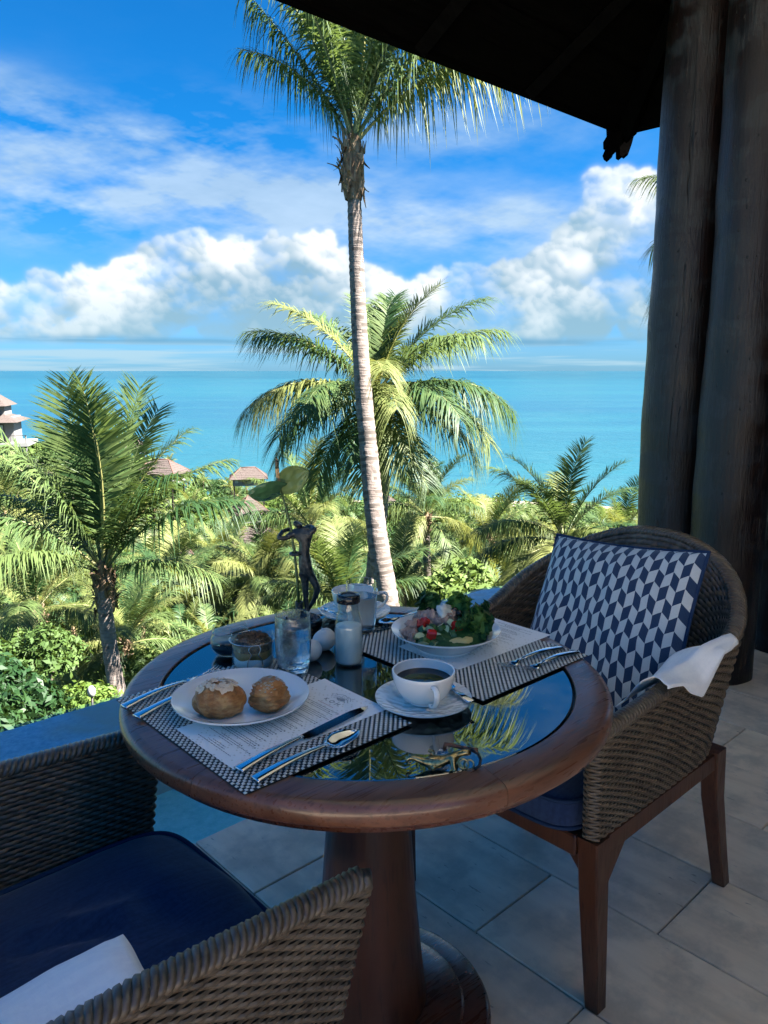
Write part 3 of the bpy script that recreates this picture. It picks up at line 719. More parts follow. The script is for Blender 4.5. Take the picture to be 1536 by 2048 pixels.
# broken carved drop hanging at the hip corner
def slab_poly(pts, thick, name, m, parent, M):
    bb = MB(); n = len(pts)
    bb.add([M @ Vector((x, -thick / 2, z)) for x, z in pts] + [M @ Vector((x, thick / 2, z)) for x, z in pts],
           [tuple(range(n)), tuple(range(2 * n - 1, n - 1, -1))] + [(i, i + n, (i + 1) % n + n, (i + 1) % n) for i in range(n)])
    return bb.obj(name, m, parent, smooth=False)
ctr = Matrix.Translation((EU - 0.01, EV - 0.01, EZ)) @ Matrix.Rotation(YAW, 4, 'Z')
S = 4.72 / F_PX
def fin(pts): return [((x - 1262) * S, (262 - y) * S) for x, y in pts]
slab_poly(fin([(1229, 250), (1231, 268), (1225, 278), (1226, 290), (1229, 292), (1225, 302), (1228, 309), (1234, 313), (1238, 303), (1246, 299), (1249, 292), (1252, 284), (1251, 272), (1253, 262), (1262, 250)]), 0.10, 'carved_drop', M_roof_dark, roof, ctr @ Matrix.Translation((0, -0.01, 0)))
slab_poly(fin([(1252, 250), (1252, 275), (1254, 288), (1255, 303), (1260, 306), (1266, 301), (1270, 303), (1276, 284), (1282, 258), (1280, 250)]), 0.08, 'carved_drop', M_roof_dark, roof, ctr @ Matrix.Translation((0, 0.05, 0)))
# unseen wall behind the room, put in to block light from behind
structure(MB().box((0.5, -3.4, 0), (6.4, -3.2, 3.1)).obj('unseen_back_wall', M_dark_wall, smooth=False))
b = MB(); b.box((EU + 0.02, VB, 2.95), (8.0, 1.50, 3.05)); b.obj('sun_block_canopy', M_roof_dark, roof, smooth=False)  # unseen canopy added to keep the sun off the floor behind the posts
structure(MB().box((6.2, -3.2, 0), (6.4, 0.9, 2.9)).obj('unseen_side_wall', M_dark_wall, smooth=False))  # unseen wall, put in to close the right side against light

# three log posts
def post(x, y, r, lean, seed, label):
    p = P(x, y); H = rz_(p.x, p.y) + 0.13
    root = thing('timber_post', label, 'post', (p.x, p.y, 0), group='log posts at the terrace corner')
    def fn(i, j):
        a = 2 * math.pi * i; z = H * j
        rr = r * (1.06 - 0.10 * j)
        rr *= 1 + 0.065 * mnoise.noise(Vector((math.cos(a) * 0.9 + seed, math.sin(a) * 0.9, z * 1.5))) + 0.045 * mnoise.noise(Vector((math.cos(a) * 1.2, math.sin(a) * 1.2 + seed, z * 4.2)))
        rr *= 1 + 0.018 * mnoise.noise(Vector((seed, math.cos(a) * 2, z * 9)))
        cx = lean[0] * j + 0.018 * mnoise.noise(Vector((seed, 3, z * 0.9))); cy = lean[1] * j + 0.018 * mnoise.noise(Vector((seed + 5, 1, z * 0.9)))
        return (cx + rr * math.cos(a), cy + rr * math.sin(a), z)
    bb = MB(); bb.grid(fn, 40, 110, closed_u=True); bb.obj('log', M_post, root)
    return root
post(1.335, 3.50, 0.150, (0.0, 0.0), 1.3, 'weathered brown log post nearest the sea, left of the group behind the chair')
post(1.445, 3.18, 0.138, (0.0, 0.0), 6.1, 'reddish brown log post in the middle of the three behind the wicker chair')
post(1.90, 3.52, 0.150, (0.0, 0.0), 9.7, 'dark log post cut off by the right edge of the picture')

# ------------------------------------------------------------------ hillside and sea
SEA_Z = -48.0
def ground(x, y):
    """height of the hillside, right / forward of the viewpoint"""
    d = math.hypot(x, y)
    if y < 0: d = max(2.0, d)
    t = x / max(y, 1.0)
    z = -1.9 - 4.2 * smooth01(3.5, 16, d) - 0.148 * max(0, d - 8)
    z += 12.5 * smooth01(-0.13, -0.46, t) * smooth01(35, 120, y) * (1 - 0.55 * smooth01(150, 300, y))
    z -= 4.0 * smooth01(0.05, 0.40, t) * smooth01(60, 220, y)
    z += 0.9 * mnoise.noise(Vector((x * 0.05, y * 0.05, 0.3))) * smooth01(5, 30, d)
    return max(z, SEA_Z - 3)
def gpos(x, y): return P(x, y, ground(x, y))
b = MB()
ths = np.linspace(-1.3, 1.15, 90); rs = np.concatenate([np.linspace(2.6, 20, 16), np.geomspace(22, 420, 46)])
def gfn(i, j):
    a = ths[int(round(i * 89))]; r = rs[int(round(j * 61))]; x, y = r * math.sin(a), r * math.cos(a)
    p = P(x, y, ground(x, y))
    if p.y < V_EDGE + 0.05 and p.x < 4.2: p.y = V_EDGE + 0.05 ; p.z = -1.7
    elif p.x < 7.6 and p.y < V_EDGE: p.z = min(p.z, -1.6)
    return tuple(p)
b.grid(gfn, 89, 61); structure(b.obj('hillside', M_soil))
b = MB(); rr = [120, 300, 700, 1500, 4000, 12000, 40000]
b.grid(lambda i, j: (rr[int(round(j * 6))] * math.cos(2 * math.pi * i), rr[int(round(j * 6))] * math.sin(2 * math.pi * i), SEA_Z), 72, 6, closed_u=True)
structure(b.obj('sea', M_sea))
# pale sand at the foot of the slope
b = MB()
def bfn(i, j):
    a = -0.25 + 0.95 * i; r = 262 + 46 * j + 10 * math.sin(a * 9); x, y = r * math.sin(a), r * math.cos(a)
    return tuple(P(x, y, max(ground(x, y) + 0.3, SEA_Z + 0.6 - 1.2 * j)))
b.grid(bfn, 40, 3)
structure(b.obj('beach', mat('sand', (0.20, 0.17, 0.13), 0.9)))

# ------------------------------------------------------------------ round table
TC = Vector((0.905, 1.015)); TZ = 0.740; TR = 0.442
table = thing('round_table', 'round pedestal dining table of red-brown wood with dark inset glass', 'table', (TC.x, TC.y, 0))
b = MB(); b.lathe([(0.0, TZ - 0.0025), (0.372, TZ - 0.0025), (0.3735, TZ - 0.004), (0.3735, TZ - 0.012)], 96); b.obj('glass_inset', M_tglass, table, auto=30)
b = MB(); b.lathe([(0.372, TZ - 0.014), (0.381, TZ - 0.014)], 96); b.obj('groove', M_groove, table)
prof = [(0.378, TZ - 0.016), (0.378, TZ - 0.0015), (0.3795, TZ), (0.425, TZ), (0.434, TZ - 0.002), (0.4395, TZ - 0.007), (0.4415, TZ - 0.015), (0.4415, TZ - 0.024), (0.439, TZ - 0.032), (0.433, TZ - 0.037), (0.424, TZ - 0.040), (0.30, TZ - 0.040)]
NS = 6
for k in range(NS):
    a0 = R(14) + k * 2 * math.pi / NS; g = 0.0011
    b = MB(); b.lathe(prof, 26, a0=a0 + g, a1=a0 + 2 * math.pi / NS - g)
    # close the ends of the segment
    n = len(prof); cols = 27
    b.f.append(tuple(i * cols for i in range(n))); b.f.append(tuple(i * cols + 26 for i in range(n - 1, -1, -1))); b.m += [0, 0]
    b.obj('rim_segment', M_wood_rim, table, auto=35)
b = MB(); b.lathe([(0.0, TZ - 0.0405), (0.415, TZ - 0.0405), (0.418, TZ - 0.047), (0.414, TZ - 0.056), (0.09, TZ - 0.060), (0.0, TZ - 0.060)], 96); b.obj('under_frame', M_wood_edge, table, auto=40)
b = MB(); b.lathe([(0.0705, TZ - 0.059), (0.072, 0.62), (0.079, 0.48), (0.092, 0.30), (0.105, 0.16), (0.116, 0.058)], 64); b.obj('pedestal', M_wood_ped, table)
b = MB(); b.lathe([(0.112, 0.058), (0.186, 0.050), (0.192, 0.046), (0.194, 0.040)], 80); b.obj('base_disc', M_wood_edge, table, auto=40)
b = MB(); b.lathe([(0.193, 0.043), (0.236, 0.038), (0.243, 0.034), (0.2465, 0.027), (0.2465, 0.0)], 80); b.obj('base_ring', M_wood_edge, table, auto=40)

# ------------------------------------------------------------------ wicker armchairs (local +x faces the table)
def chair_plan(t, n=220):
    """U-shaped plan at height fraction t: list of (x, y, arc fraction)"""
    w = 0.272 + 0.022 * t; xf = 0.288 + 0.045 * t; xc = 0.02 - 0.02 * t; xb = -0.290 - 0.158 * t
    pts = [(xf + (xc - xf) * i / 40, w) for i in range(40)]
    for i in range(81):
        ph = math.pi * i / 80; c, s = math.cos(ph), math.sin(ph); e = 2 / (2.6 + 2.6 * (1 - t)); wb = w + 0.040 * t * smooth01(0.0, 0.55, abs(s))
        pts.append((xc - (xc - xb) * abs(s) ** e, wb * math.copysign(abs(c) ** e, c)))
    pts += [(xc + (xf - xc) * (i + 1) / 40, -w) for i in range(40)]
    P_ = np.array(pts); d = np.r_[0, np.cumsum(np.hypot(*np.diff(P_, axis=0).T))]; f = np.linspace(0, d[-1], n)
    return np.c_[np.interp(f, d, P_[:, 0]), np.interp(f, d, P_[:, 1])]
def rim_height(f):
    """top edge height against fraction round the U (0 = one arm front, 1 = the other)"""
    q = np.abs(f - 0.5) * 2
    s = 1 - np.clip((q - 0.02) / 0.60, 0, 1); s = s * s * (3 - 2 * s)
    return 0.632 + 0.022 * np.clip((1 - q) * 3, 0, 1) + 0.205 * s
def build_chair():
    n = 220; THK = 0.034; Z0 = 0.405
    lo, hi = chair_plan(0, n), chair_plan(1, n); zt = rim_height(np.linspace(0, 1, n))
    def nrm(p):
        t = np.gradient(p, axis=0); t /= np.linalg.norm(t, axis=1)[:, None]; return np.c_[t[:, 1], -t[:, 0]]   # to the right of travel
    def loop(p, z):
        nn = nrm(p); ctr = p.mean(0); out = p - nn * 0; 
        sgn = np.sign(((p - ctr) * nn).sum(1).mean()); nn = nn * sgn
        o = p + nn * THK / 2; i = (p - nn * THK / 2)[::-1]
        k = 5; e1 = [o[-1] + (i[0] - o[-1]) * j / k + (np.array([0.010, 0]) * math.sin(math.pi * j / k)) for j in range(1, k)]
        e2 = [i[-1] + (o[0] - i[-1]) * j / k + (np.array([0.010, 0]) * math.sin(math.pi * j / k)) for j in range(1, k)]
        L = np.vstack([o, e1, i, e2]); zz = np.r_[z, [z[-1]] * (k - 1), z[::-1], [z[0]] * (k - 1)]
        return L, zz
    L0, z0 = loop(lo, np.full(n, Z0)); L1, z1 = loop(hi, zt)
    per = np.hypot(*np.diff(np.vstack([L1, L1[:1]]), axis=0).T); d = np.r_[0, np.cumsum(per)]
    NST = int(d[-1] / 0.0158) // 2 * 2; SUB = 4; M = NST * SUB
    f = np.linspace(0, d[-1], M, endpoint=False)
    def rs(a): a = np.vstack([a, a[:1]]) if a.ndim > 1 else np.r_[a, a[0]]; return np.stack([np.interp(f, d, a[:, k]) for k in range(2)], 1) if a.ndim > 1 else np.interp(f, d, a)
    A, B, za, zb = rs(L0), rs(L1), rs(z0), rs(z1)
    tg = np.roll(B, -3, 0) - np.roll(B, 3, 0); tg /= np.linalg.norm(tg, axis=1)[:, None]; N = np.c_[tg[:, 1], -tg[:, 0]]
    ctr = B.mean(0)
    if ((B[: n] - ctr) * N[: n]).sum() < 0: N = -N
    ROWS = 31; ph = np.arange(M) / SUB * math.pi
    Vs, Fs, base = [], [], 0
    def pos(t, off): # t scalar or array in 0..1, off outward
        p = A + (B - A) * t; z = za + (zb - za) * t
        return np.c_[p + N * np.asarray(off)[:, None], z]
    idx = np.arange(M); nx = (idx + 1) % M
    for r in range(ROWS):
        w = np.cos(ph + math.pi * (r % 2)); amp = 0.0019
        jit = 0.0004 * rng.standard_normal(M)
        ta, tb = r / ROWS, (r + 1) / ROWS; e = 0.0 / ROWS
        rowsv = [pos(ta + e, w * amp - 0.0012), pos(ta + 0.28 / ROWS, w * amp + 0.0010 + jit), pos(ta + 0.72 / ROWS, w * amp + 0.0010 + jit), pos(tb - e, w * amp - 0.0012)]
        for v in rowsv: Vs.append(v)
        for q in range(3):
            a = base + q * M
            Fs.append(np.c_[a + idx, a + nx, a + M + nx, a + M + idx])
        base += 4 * M
    weave = np_mesh('weave', np.vstack(Vs), np.vstack(Fs), mats=[M_wicker], smooth=True)
    # core behind the strands, and stakes
    Vs, Fs = [], []; K = 14
    for k in range(K + 1): Vs.append(pos(k / K, np.full(M, -0.0042)))
    for k in range(K): a = k * M; Fs.append(np.c_[a + idx, a + nx, a + M + nx, a + M + idx])
    core = np_mesh('core', np.vstack(Vs), np.vstack(Fs), mats=[M_wicker_in])
    # braided rim: three strands twisting round the top edge, running down the arm fronts
    nn = nrm(hi); cp = [Vector((x, y, z)) for (x, y), z in zip(hi, zt)]
    pre = [Vector((lo[0][0] + (hi[0][0] - lo[0][0]) * t + 0.006, lo[0][1] + (hi[0][1] - lo[0][1]) * t, Z0 + (zt[0] - Z0) * t)) for t in np.linspace(0.86, 0.985, 5)]
    post_ = [Vector((p.x, -p.y, p.z)) for p in pre[::-1]]
    path = cp
    dd = np.r_[0, np.cumsum([(path[i + 1] - path[i]).length for i in range(len(path) - 1)])]
    Ns = 620; ff = np.linspace(0, dd[-1], Ns); pp = np.array([[q.x, q.y, q.z] for q in path]); cpt = np.stack([np.interp(ff, dd, pp[:, k]) for k in range(3)], 1)
    tg = np.gradient(cpt, axis=0); tg /= np.linalg.norm(tg, axis=1)[:, None]; side = np.cross(tg, [0, 0, 1.0]); side /= np.linalg.norm(side, axis=1)[:, None]; upv = np.cross(side, tg)
    b = MB()
    for s in range(4):
        phs = ff / 0.040 * 2 * math.pi + s * math.pi / 2; rad = 0.0125
        pts = cpt + side * (np.cos(phs) * rad * 1.15)[:, None] + upv * (np.sin(phs) * rad * 0.62 + 0.004)[:, None]
        b.tube([Vector(p) for p in pts], 0.0066, 6)
    for p in (cpt[0], cpt[-1]):
        b.tube([Vector(p) + Vector((-0.01, -0.016, 0.002)), Vector(p) + Vector((0.006, 0, 0.004)), Vector(p) + Vector((-0.01, 0.016, 0.002))], 0.011, 8)
    rim = b.mesh('braided_rim', [M_wicker_rim])
    # seat rails and legs
    rails = []
    for lo_, hi_ in (((-0.26, -0.288, 0.355), (0.285, -0.248, 0.403)), ((-0.26, 0.248, 0.355), (0.285, 0.288, 0.403)), ((0.262, -0.247, 0.357), (0.300, 0.247, 0.402)), ((-0.27, -0.247, 0.356), (-0.235, 0.247, 0.401))):
        b = MB(); b.cbox(lo_, hi_, 0.004); rails.append(b.mesh('seat_rail', [M_wood_leg], False))
    def leg(pts, name):
        b = MB(); vs, fs = [], []
        for i, (x, y, z, hx, hy) in enumerate(pts):
            vs += [(x - hx, y - hy, z), (x + hx, y - hy, z), (x + hx, y + hy, z), (x - hx, y + hy, z)]
            if i: a = 4 * (i - 1); fs += [(a + j, a + (j + 1) % 4, a + 4 + (j + 1) % 4, a + 4 + j) for j in range(4)]
        fs += [(3, 2, 1, 0), tuple(len(vs) - 4 + j for j in range(4))]
        b.add(vs, fs); me = b.mesh(name, [M_wood_leg], False)
        bm = bmesh.new(); bm.from_mesh(me); bmesh.ops.recalc_face_normals(bm, faces=bm.faces)
        bmesh.ops.bevel(bm, geom=[e for e in bm.edges if abs(e.verts[0].co.z - e.verts[1].co.z) > 0.02], offset=0.003, segments=1, affect='EDGES'); bm.to_mesh(me); bm.free(); return me
    def gusset(sx, sy):   # little 45 degree bracket under the rails
        b = MB(); y = 0.272 * sy
        for (pa, pb, pc, th) in (((0.253, y), (0.253 - 0.075, y), None, 'x'), ((0.253, y), (0.253, y - sy * 0.075), None, 'y')):
            ax, ay = pa; bx, by = pb
            ox, oy = (0, 0.014) if th == 'x' else (0.014, 0)
            vs = []
            for s in (-1, 1): vs += [(ax + ox * s, ay + oy * s, 0.356), (bx + ox * s, by + oy * s, 0.356), (ax + ox * s, ay + oy * s, 0.27)]
            b.add(vs, [(0, 1, 2), (5, 4, 3), (0, 3, 4, 1), (1, 4, 5, 2), (2, 5, 3, 0)])
        return b.mesh('bracket', [M_wood_leg], False)
    root = thing('wicker_armchair', '', 'armchair')
    stuff_w = link('weave', weave, root); stuff_w['kind'] = 'stuff'
    link('core', core, root); link('braided_rim', rim, root); [link('seat_rail', r_, root) for r_ in rails]
    for sy in (-1, 1):
        y = 0.272 * sy
        link('leg', leg([(0.240, y + sy * 0.004, 0.0, 0.017, 0.016), (0.262, y, 0.25, 0.022, 0.021), (0.276, y, 0.404, 0.024, 0.023)], 'leg'), root)
        link('leg', leg([(-0.345, y + sy * 0.008, 0.0, 0.018, 0.016), (-0.305, y + sy * 0.004, 0.14, 0.020, 0.018), (-0.270, y, 0.27, 0.023, 0.020), (-0.250, y, 0.404, 0.026, 0.022)], 'leg'), root)
        link('bracket', gusset(1, sy), root)
    # seat pad with piping
    def pad(i, j):
        a = 2 * math.pi * i; c, s = math.cos(a), math.sin(a); e = 2 / 7.5
        x = 0.025 + 0.297 * math.copysign(abs(c) ** e, c); y = 0.250 * math.copysign(abs(s) ** e, s)
        return x, y
    def padf(i, j):
        x, y = pad(i, j)
        J = j * 1.0
        if J < 0.42: k = J / 0.42; r = k; z = 0.468 + 0.022 * (1 - r ** 4)
        elif J < 0.58: k = (J - 0.42) / 0.16; r = 1.0 + 0.008 * math.sin(math.pi * k); z = 0.466 - 0.058 * k
        else: k = (J - 0.58) / 0.42; r = 1 - k * 0.98; z = 0.408
        X, Y = 0.025 + (x - 0.025) * r, y * r
        if J < 0.45:
            z += 0.008 * mnoise.noise(Vector((X * 5, Y * 5, 1.7))) + 0.002 * mnoise.noise(Vector((X * 19, Y * 13, 1.7)))
            dd = (X - 0.16) * 0.35 + (Y - 0.03) * 0.95; dd2 = dd + 0.02 * math.sin(X * 9)
            z -= 0.013 * math.exp(-(dd2 / 0.014) ** 2) * smooth01(-0.15, 0.05, X) * smooth01(0.34, 0.22, X)
            z += 0.010 * math.exp(-((dd2 - 0.03) / 0.02) ** 2) * smooth01(-0.15, 0.05, X)
        return (X, Y, z)
    b = MB(); b.grid(lambda i, j: padf(i, 0.008 + j * 0.99), 120, 60, closed_u=True, flip=True)
    cu = b.obj('seat_cushion', M_navy, root)
    b = MB()
    for z in (0.467, 0.410): b.tube([Vector((0.025 + (pad(k / 140, 0)[0] - 0.025) * 1.006, pad(k / 140, 0)[1] * 1.006, z)) for k in range(140)], 0.0045, 6, closed=True)
    b.obj('piping', M_piping, cu)
    return root
ch_far = build_chair(); ch_near = copy_tree(ch_far)
ch_far.location = (1.505, 0.99, 0); ch_far.rotation_euler = (0, 0, math.pi)
ch_near.location = (0.272, 0.985, 0)
tag(ch_far, 'wicker armchair with navy seat holding the chevron pillow, beside the log posts', 'armchair', 'wicker armchairs at the table')
tag(ch_near, 'wicker armchair with empty navy seat in the near left corner', 'armchair', 'wicker armchairs at the table')

# ------------------------------------------------------------------ pillow, napkins
def pillow():
    TLc, TRc, BRc, BLc = Vector((1.80, 1.215, 0.845)), Vector((1.755, 0.765, 0.880)), Vector((1.555, 0.735, 0.480)), Vector((1.555, 1.175, 0.465))
    cen = (TLc + TRc + BRc + BLc) / 4
    nrm = (TRc - TLc).cross(BLc - TLc).normalized()
    if nrm.x > 0: nrm = -nrm
    N = 44; me = bpy.data.meshes.new('pillow_cover'); V = []; UV = []; Fc = []
    def pt(a, b_, side):
        e = 1 - 0.055 * (1 - abs(2 * b_ - 1) ** 2.0) * abs(2 * a - 1) ** 3; g = 1 - 0.055 * (1 - abs(2 * a - 1) ** 2.0) * abs(2 * b_ - 1) ** 3
        A = 0.5 + (a - 0.5) * e; B = 0.5 + (b_ - 0.5) * g
        p = (TLc * (1 - A) + TRc * A) * (1 - B) + (BLc * (1 - A) + BRc * A) * B
        h = ((1 - abs(2 * a - 1) ** 2.6) * (1 - abs(2 * b_ - 1) ** 2.6)) ** 0.55
        wr = 0.016 * mnoise.noise(Vector((a * 4, b_ * 4, side * 3))) + 0.008 * mnoise.noise(Vector((a * 13, b_ * 9, side * 3 + 4)))
        return p + nrm * side * (0.070 * h + wr * h)
    for side in (1, -1):
        k0 = len(V)
        for i in range(N + 1):
            for j in range(N + 1): V.append(tuple(pt(i / N, j / N, side) - cen)); UV.append((i / N, 1 - j / N))
        for i in range(N):
            for j in range(N):
                q = (k0 + i * (N + 1) + j, k0 + (i + 1) * (N + 1) + j, k0 + (i + 1) * (N + 1) + j + 1, k0 + i * (N + 1) + j + 1)
                Fc.append(q if side < 0 else q[::-1])
    me.from_pydata(V, [], Fc); uvl = me.uv_layers.new(name='UVMap')
    for l in me.loops: uvl.data[l.index].uv = UV[l.vertex_index]
    me.materials.append(M_pillow); me.polygons.foreach_set('use_smooth', [True] * len(me.polygons))
    root = thing('throw_pillow', 'square pillow in navy and white chevron pattern leaning on the chair back', 'pillow', cen)
    link('pillow_cover', me, root)
    edge = [pt(i / 40, 0, 0) for i in range(40)] + [pt(1, j / 40, 0) for j in range(40)] + [pt(1 - i / 40, 1, 0) for i in range(40)] + [pt(0, 1 - j / 40, 0) for j in range(40)]
    b = MB(); b.tube([e - cen for e in edge], 0.005, 6, closed=True); b.obj('piping', M_piping, root)
pillow()

def napkin(base, rz, label, prof_fn, name='napkin'):
    b = MB(); b.grid(prof_fn, 36, 30); me = b.mesh(name, [M_napkin])
    o = link(name, me, None, base, (0, 0, rz)); tag(o, label, 'napkin', 'napkins over the chair arms')
    so = o.modifiers.new('thickness', 'SOLIDIFY'); so.thickness = 0.0022; so.offset = 0
    return o
# local x runs along the arm towards the chair back, y across (plus = inside of the chair)
def nap_far(i, j):
    L = 0.315; x = L * i; c = (j - 0.40) / 0.60 if j > 0.40 else (j - 0.40) / 0.40     # c<0 hangs outside, c>0 inside
    ridge = 0.020 + 0.026 * smooth01(0.30, 0.75, i) - 0.006 * smooth01(0.0, 0.25, i)
    tipw = 1 - 0.45 * smooth01(0.70, 1.0, i)
    if c < 0:
        q = -c; drop = (0.014 + 0.058 * max(0, 1 - abs(i - 0.46) / 0.26)) * q
        y = -0.004 - 0.026 * min(1, q * 1.6) * tipw; z = ridge - drop - 0.006 * q
    else:
        q = c; y = 0.085 * q * tipw; z = ridge - (0.045 + 0.045 * (1 - i)) * q ** 1.2 + 0.006 * math.sin(q * 6.0 + i * 3)
    cr = abs(math.fmod(x * 11 + c * 0.5, 1.0) - 0.5) - 0.25
    return (x, y, z + 0.007 * cr + 0.004 * mnoise.noise(Vector((x * 18, c * 3, 2.0))))
napkin((1.395, 0.698, 0.672), R(-3), 'white linen napkin draped over the arm of the chevron pillow chair', nap_far)
def nap_near(i, j):
    x = -0.40 + 0.40 * i; c = j                       # from the rim inwards, then down the inside of the arm
    if c < 0.6: q = c / 0.6; y = 0.080 * q; z = 0.030 - 0.004 * q + 0.010 * math.sin(q * math.pi) * (0.6 + 0.4 * math.sin(i * 4))
    else: q = (c - 0.6) / 0.4; y = 0.080 + 0.022 * q; z = 0.026 - 0.075 * q
    y += 0.006 * math.sin(i * 7) * c; cr = abs(math.fmod(x * 7 + c * 0.9 + 4, 1.0) - 0.5) - 0.25
    z += 0.006 * cr + 0.004 * mnoise.noise(Vector((x * 12, c * 3, 6.0))) - 0.012 * smooth01(0.93, 1.0, i) * (1 - c)
    return (x - 0.014 * (1 - c), y, z)
napkin((0.322, 0.700, 0.636), 0, 'white linen napkin folded over the arm of the near empty chair', nap_near)

# ------------------------------------------------------------------ on the table
GZ = TZ - 0.0022          # top of the glass
MZ = TZ + 0.0032          # top of a placemat
PZ = MZ + 0.0007          # top of a menu sheet
def placemat(u0, u1, v0, v1, rz, label):
    cx, cy = (u0 + u1) / 2, (v0 + v1) / 2; w, h = u1 - u0, v1 - v0
    root = thing('placemat', label, 'placemat', (cx, cy, TZ + 0.0006), rz, 'woven placemats')
    b = MB(); b.box((-w / 2, -h / 2, 0), (w / 2, h / 2, 0.0014)); b.obj('backing', M_mat_dark, root, smooth=False)
    c = 0.0053; nx, ny = int(w / c), int(h / c)
    i, j = np.meshgrid(np.arange(nx), np.arange(ny), indexing='ij'); k = ((i + j) % 2 == 0).ravel()
    x = (-w / 2 + (i.ravel() + 0.5) * w / nx); y = (-h / 2 + (j.ravel() + 0.5) * h / ny)
    def beads(sel, hx, hy, z, name, m):
        X, Y = x[sel], y[sel]; n = len(X); z0 = np.full(n, 0.0012); zt = z + 0.0002 * rng.standard_normal(n)
        V = np.stack([np.c_[X - hx, Y - hy, z0], np.c_[X + hx, Y - hy, z0], np.c_[X + hx, Y + hy, z0], np.c_[X - hx, Y + hy, z0],
                      np.c_[X - hx * .45, Y - hy * .6, zt], np.c_[X + hx * .45, Y - hy * .6, zt], np.c_[X + hx * .45, Y + hy * .6, zt], np.c_[X - hx * .45, Y + hy * .6, zt]], 1).reshape(-1, 3)
        q = np.array([(4, 5, 6, 7), (0, 1, 5, 4), (1, 2, 6, 5), (2, 3, 7, 6), (3, 0, 4, 7)])
        F4 = (np.arange(n)[:, None, None] * 8 + q[None]).reshape(-1, 4)
        return stuff(link(name, np_mesh(name, V, F4, mats=[m], smooth=True), root))
    beads(k, c * 0.46, c * 0.46, 0.0030, 'cream_weave', M_mat_light); beads(~k, c * 0.40, c * 0.48, 0.0020, 'black_weave', M_mat_dark)
    return root
placemat(0.509, 0.822, 0.815, 1.222, R(-0.6), 'black and cream woven placemat under the pastry plate')
placemat(0.972, 1.290, 0.788, 1.195, R(-0.8), 'black and cream woven placemat under the salad bowl')

def menu(cx, cy, w, l, rz, label, logo):
    root = thing('menu_sheet', label, 'menu', (cx, cy, MZ), rz, 'printed menus')
    b = MB(); b.grid(lambda i, j: (w * (i - 0.5), l * (j - 0.5), 0.0004 + 0.0010 * (abs(2 * i - 1) ** 4) * (abs(2 * j - 1) ** 3)), 12, 16); b.obj('paper', M_paper, root)
    zt = 0.00085
    def dash(b, x0, x1, y, hgt): b.add([(x0, y - hgt, zt), (x1, y - hgt, zt), (x1, y + hgt, zt), (x0, y + hgt, zt)], [(0, 1, 2, 3)])
    rr = random.Random(3 if logo else 5); b = MB()
    y = l * 0.5 - 0.075
    red = MB()
    while y > -l * 0.5 + 0.02:
        for line in range(rr.choice((2, 3, 3, 4))):
            half = rr.uniform(0.25, 0.78) * w * 0.42; x = -half
            while x < half:
                ww = rr.uniform(0.002, 0.007); dash(b, x, min(x + ww, half), y, 0.00055); x += ww + 0.0013
            if rr.random() < 0.45: dash(b, half + 0.002, half + 0.0048, y, 0.0012)
            y -= 0.0046
        y -= 0.0062
    stuff(b.obj('print_lines', M_ink, root, smooth=False))
    if logo:
        x = -0.020
        while x < 0.020: dash(red, x, x + 0.003, l * 0.5 - 0.066, 0.0006); x += 0.0041
        stuff(red.obj('red_heading', M_ink_red, root, smooth=False))
        cu = bpy.data.curves.new('letters', 'FONT'); cu.body = 'K O H'; cu.size = 0.0125; cu.align_x = 'CENTER'; cu.space_character = 1.15
        to = bpy.data.objects.new('tmp', cu); C.objects.link(to); dg = bpy.context.evaluated_depsgraph_get(); me = bpy.data.meshes.new_from_object(to.evaluated_get(dg))
        bpy.data.objects.remove(to); me.materials.clear(); me.materials.append(M_ink)
        link('letters', me, root, (0, l * 0.5 - 0.056, zt))
        # small drawn emblem of a crouching animal: curling strokes and a shaded flank
        e = MB(); oy = l * 0.5 - 0.032
        def stroke(pts, r): e.tube([Vector((px_ * 0.00125, oy + py_ * 0.00125, zt)) for px_, py_ in pts], r, 4, flat=0.15)
        stroke([(-16, -4), (-19, 2), (-14, 5), (-11, 2), (-14, 0)], 0.00045)
        stroke([(-14, 4), (-8, 9), (-2, 10), (4, 8), (9, 9), (14, 6), (17, 2)], 0.0005)
        stroke([(-13, -3), (-6, 2), (0, 1), (6, 4), (12, 1), (18, -3)], 0.0005)
        stroke([(-9, -6), (-3, -3), (3, -5), (9, -2), (15, -6)], 0.0006)
        stroke([(-4, 8), (-2, 3), (3, 1), (5, -4)], 0.00045); stroke([(6, 8), (8, 3), (12, 2)], 0.00045); stroke([(13, 8), (16, 11), (14, 13)], 0.0004)
        stuff(e.obj('emblem_lines', M_ink_lt, root))
        e = MB(); e.add([(x_ * 0.00125, oy + y_ * 0.00125, zt - 0.0001) for x_, y_ in [(-7, -2), (-2, -6), (5, -8), (11, -4), (8, 2), (1, 0)]], [(0, 1, 2, 3, 4, 5)]); e.obj('emblem_shading', M_ink_lt, root, smooth=False)
    return root
menu(0.6785, 0.962, 0.172, 0.297, R(-90.5), 'white printed menu with small drawn emblem under the pastry plate', True)
menu(1.185, 0.989, 0.168, 0.290, R(89), 'white printed menu under the salad bowl', False)

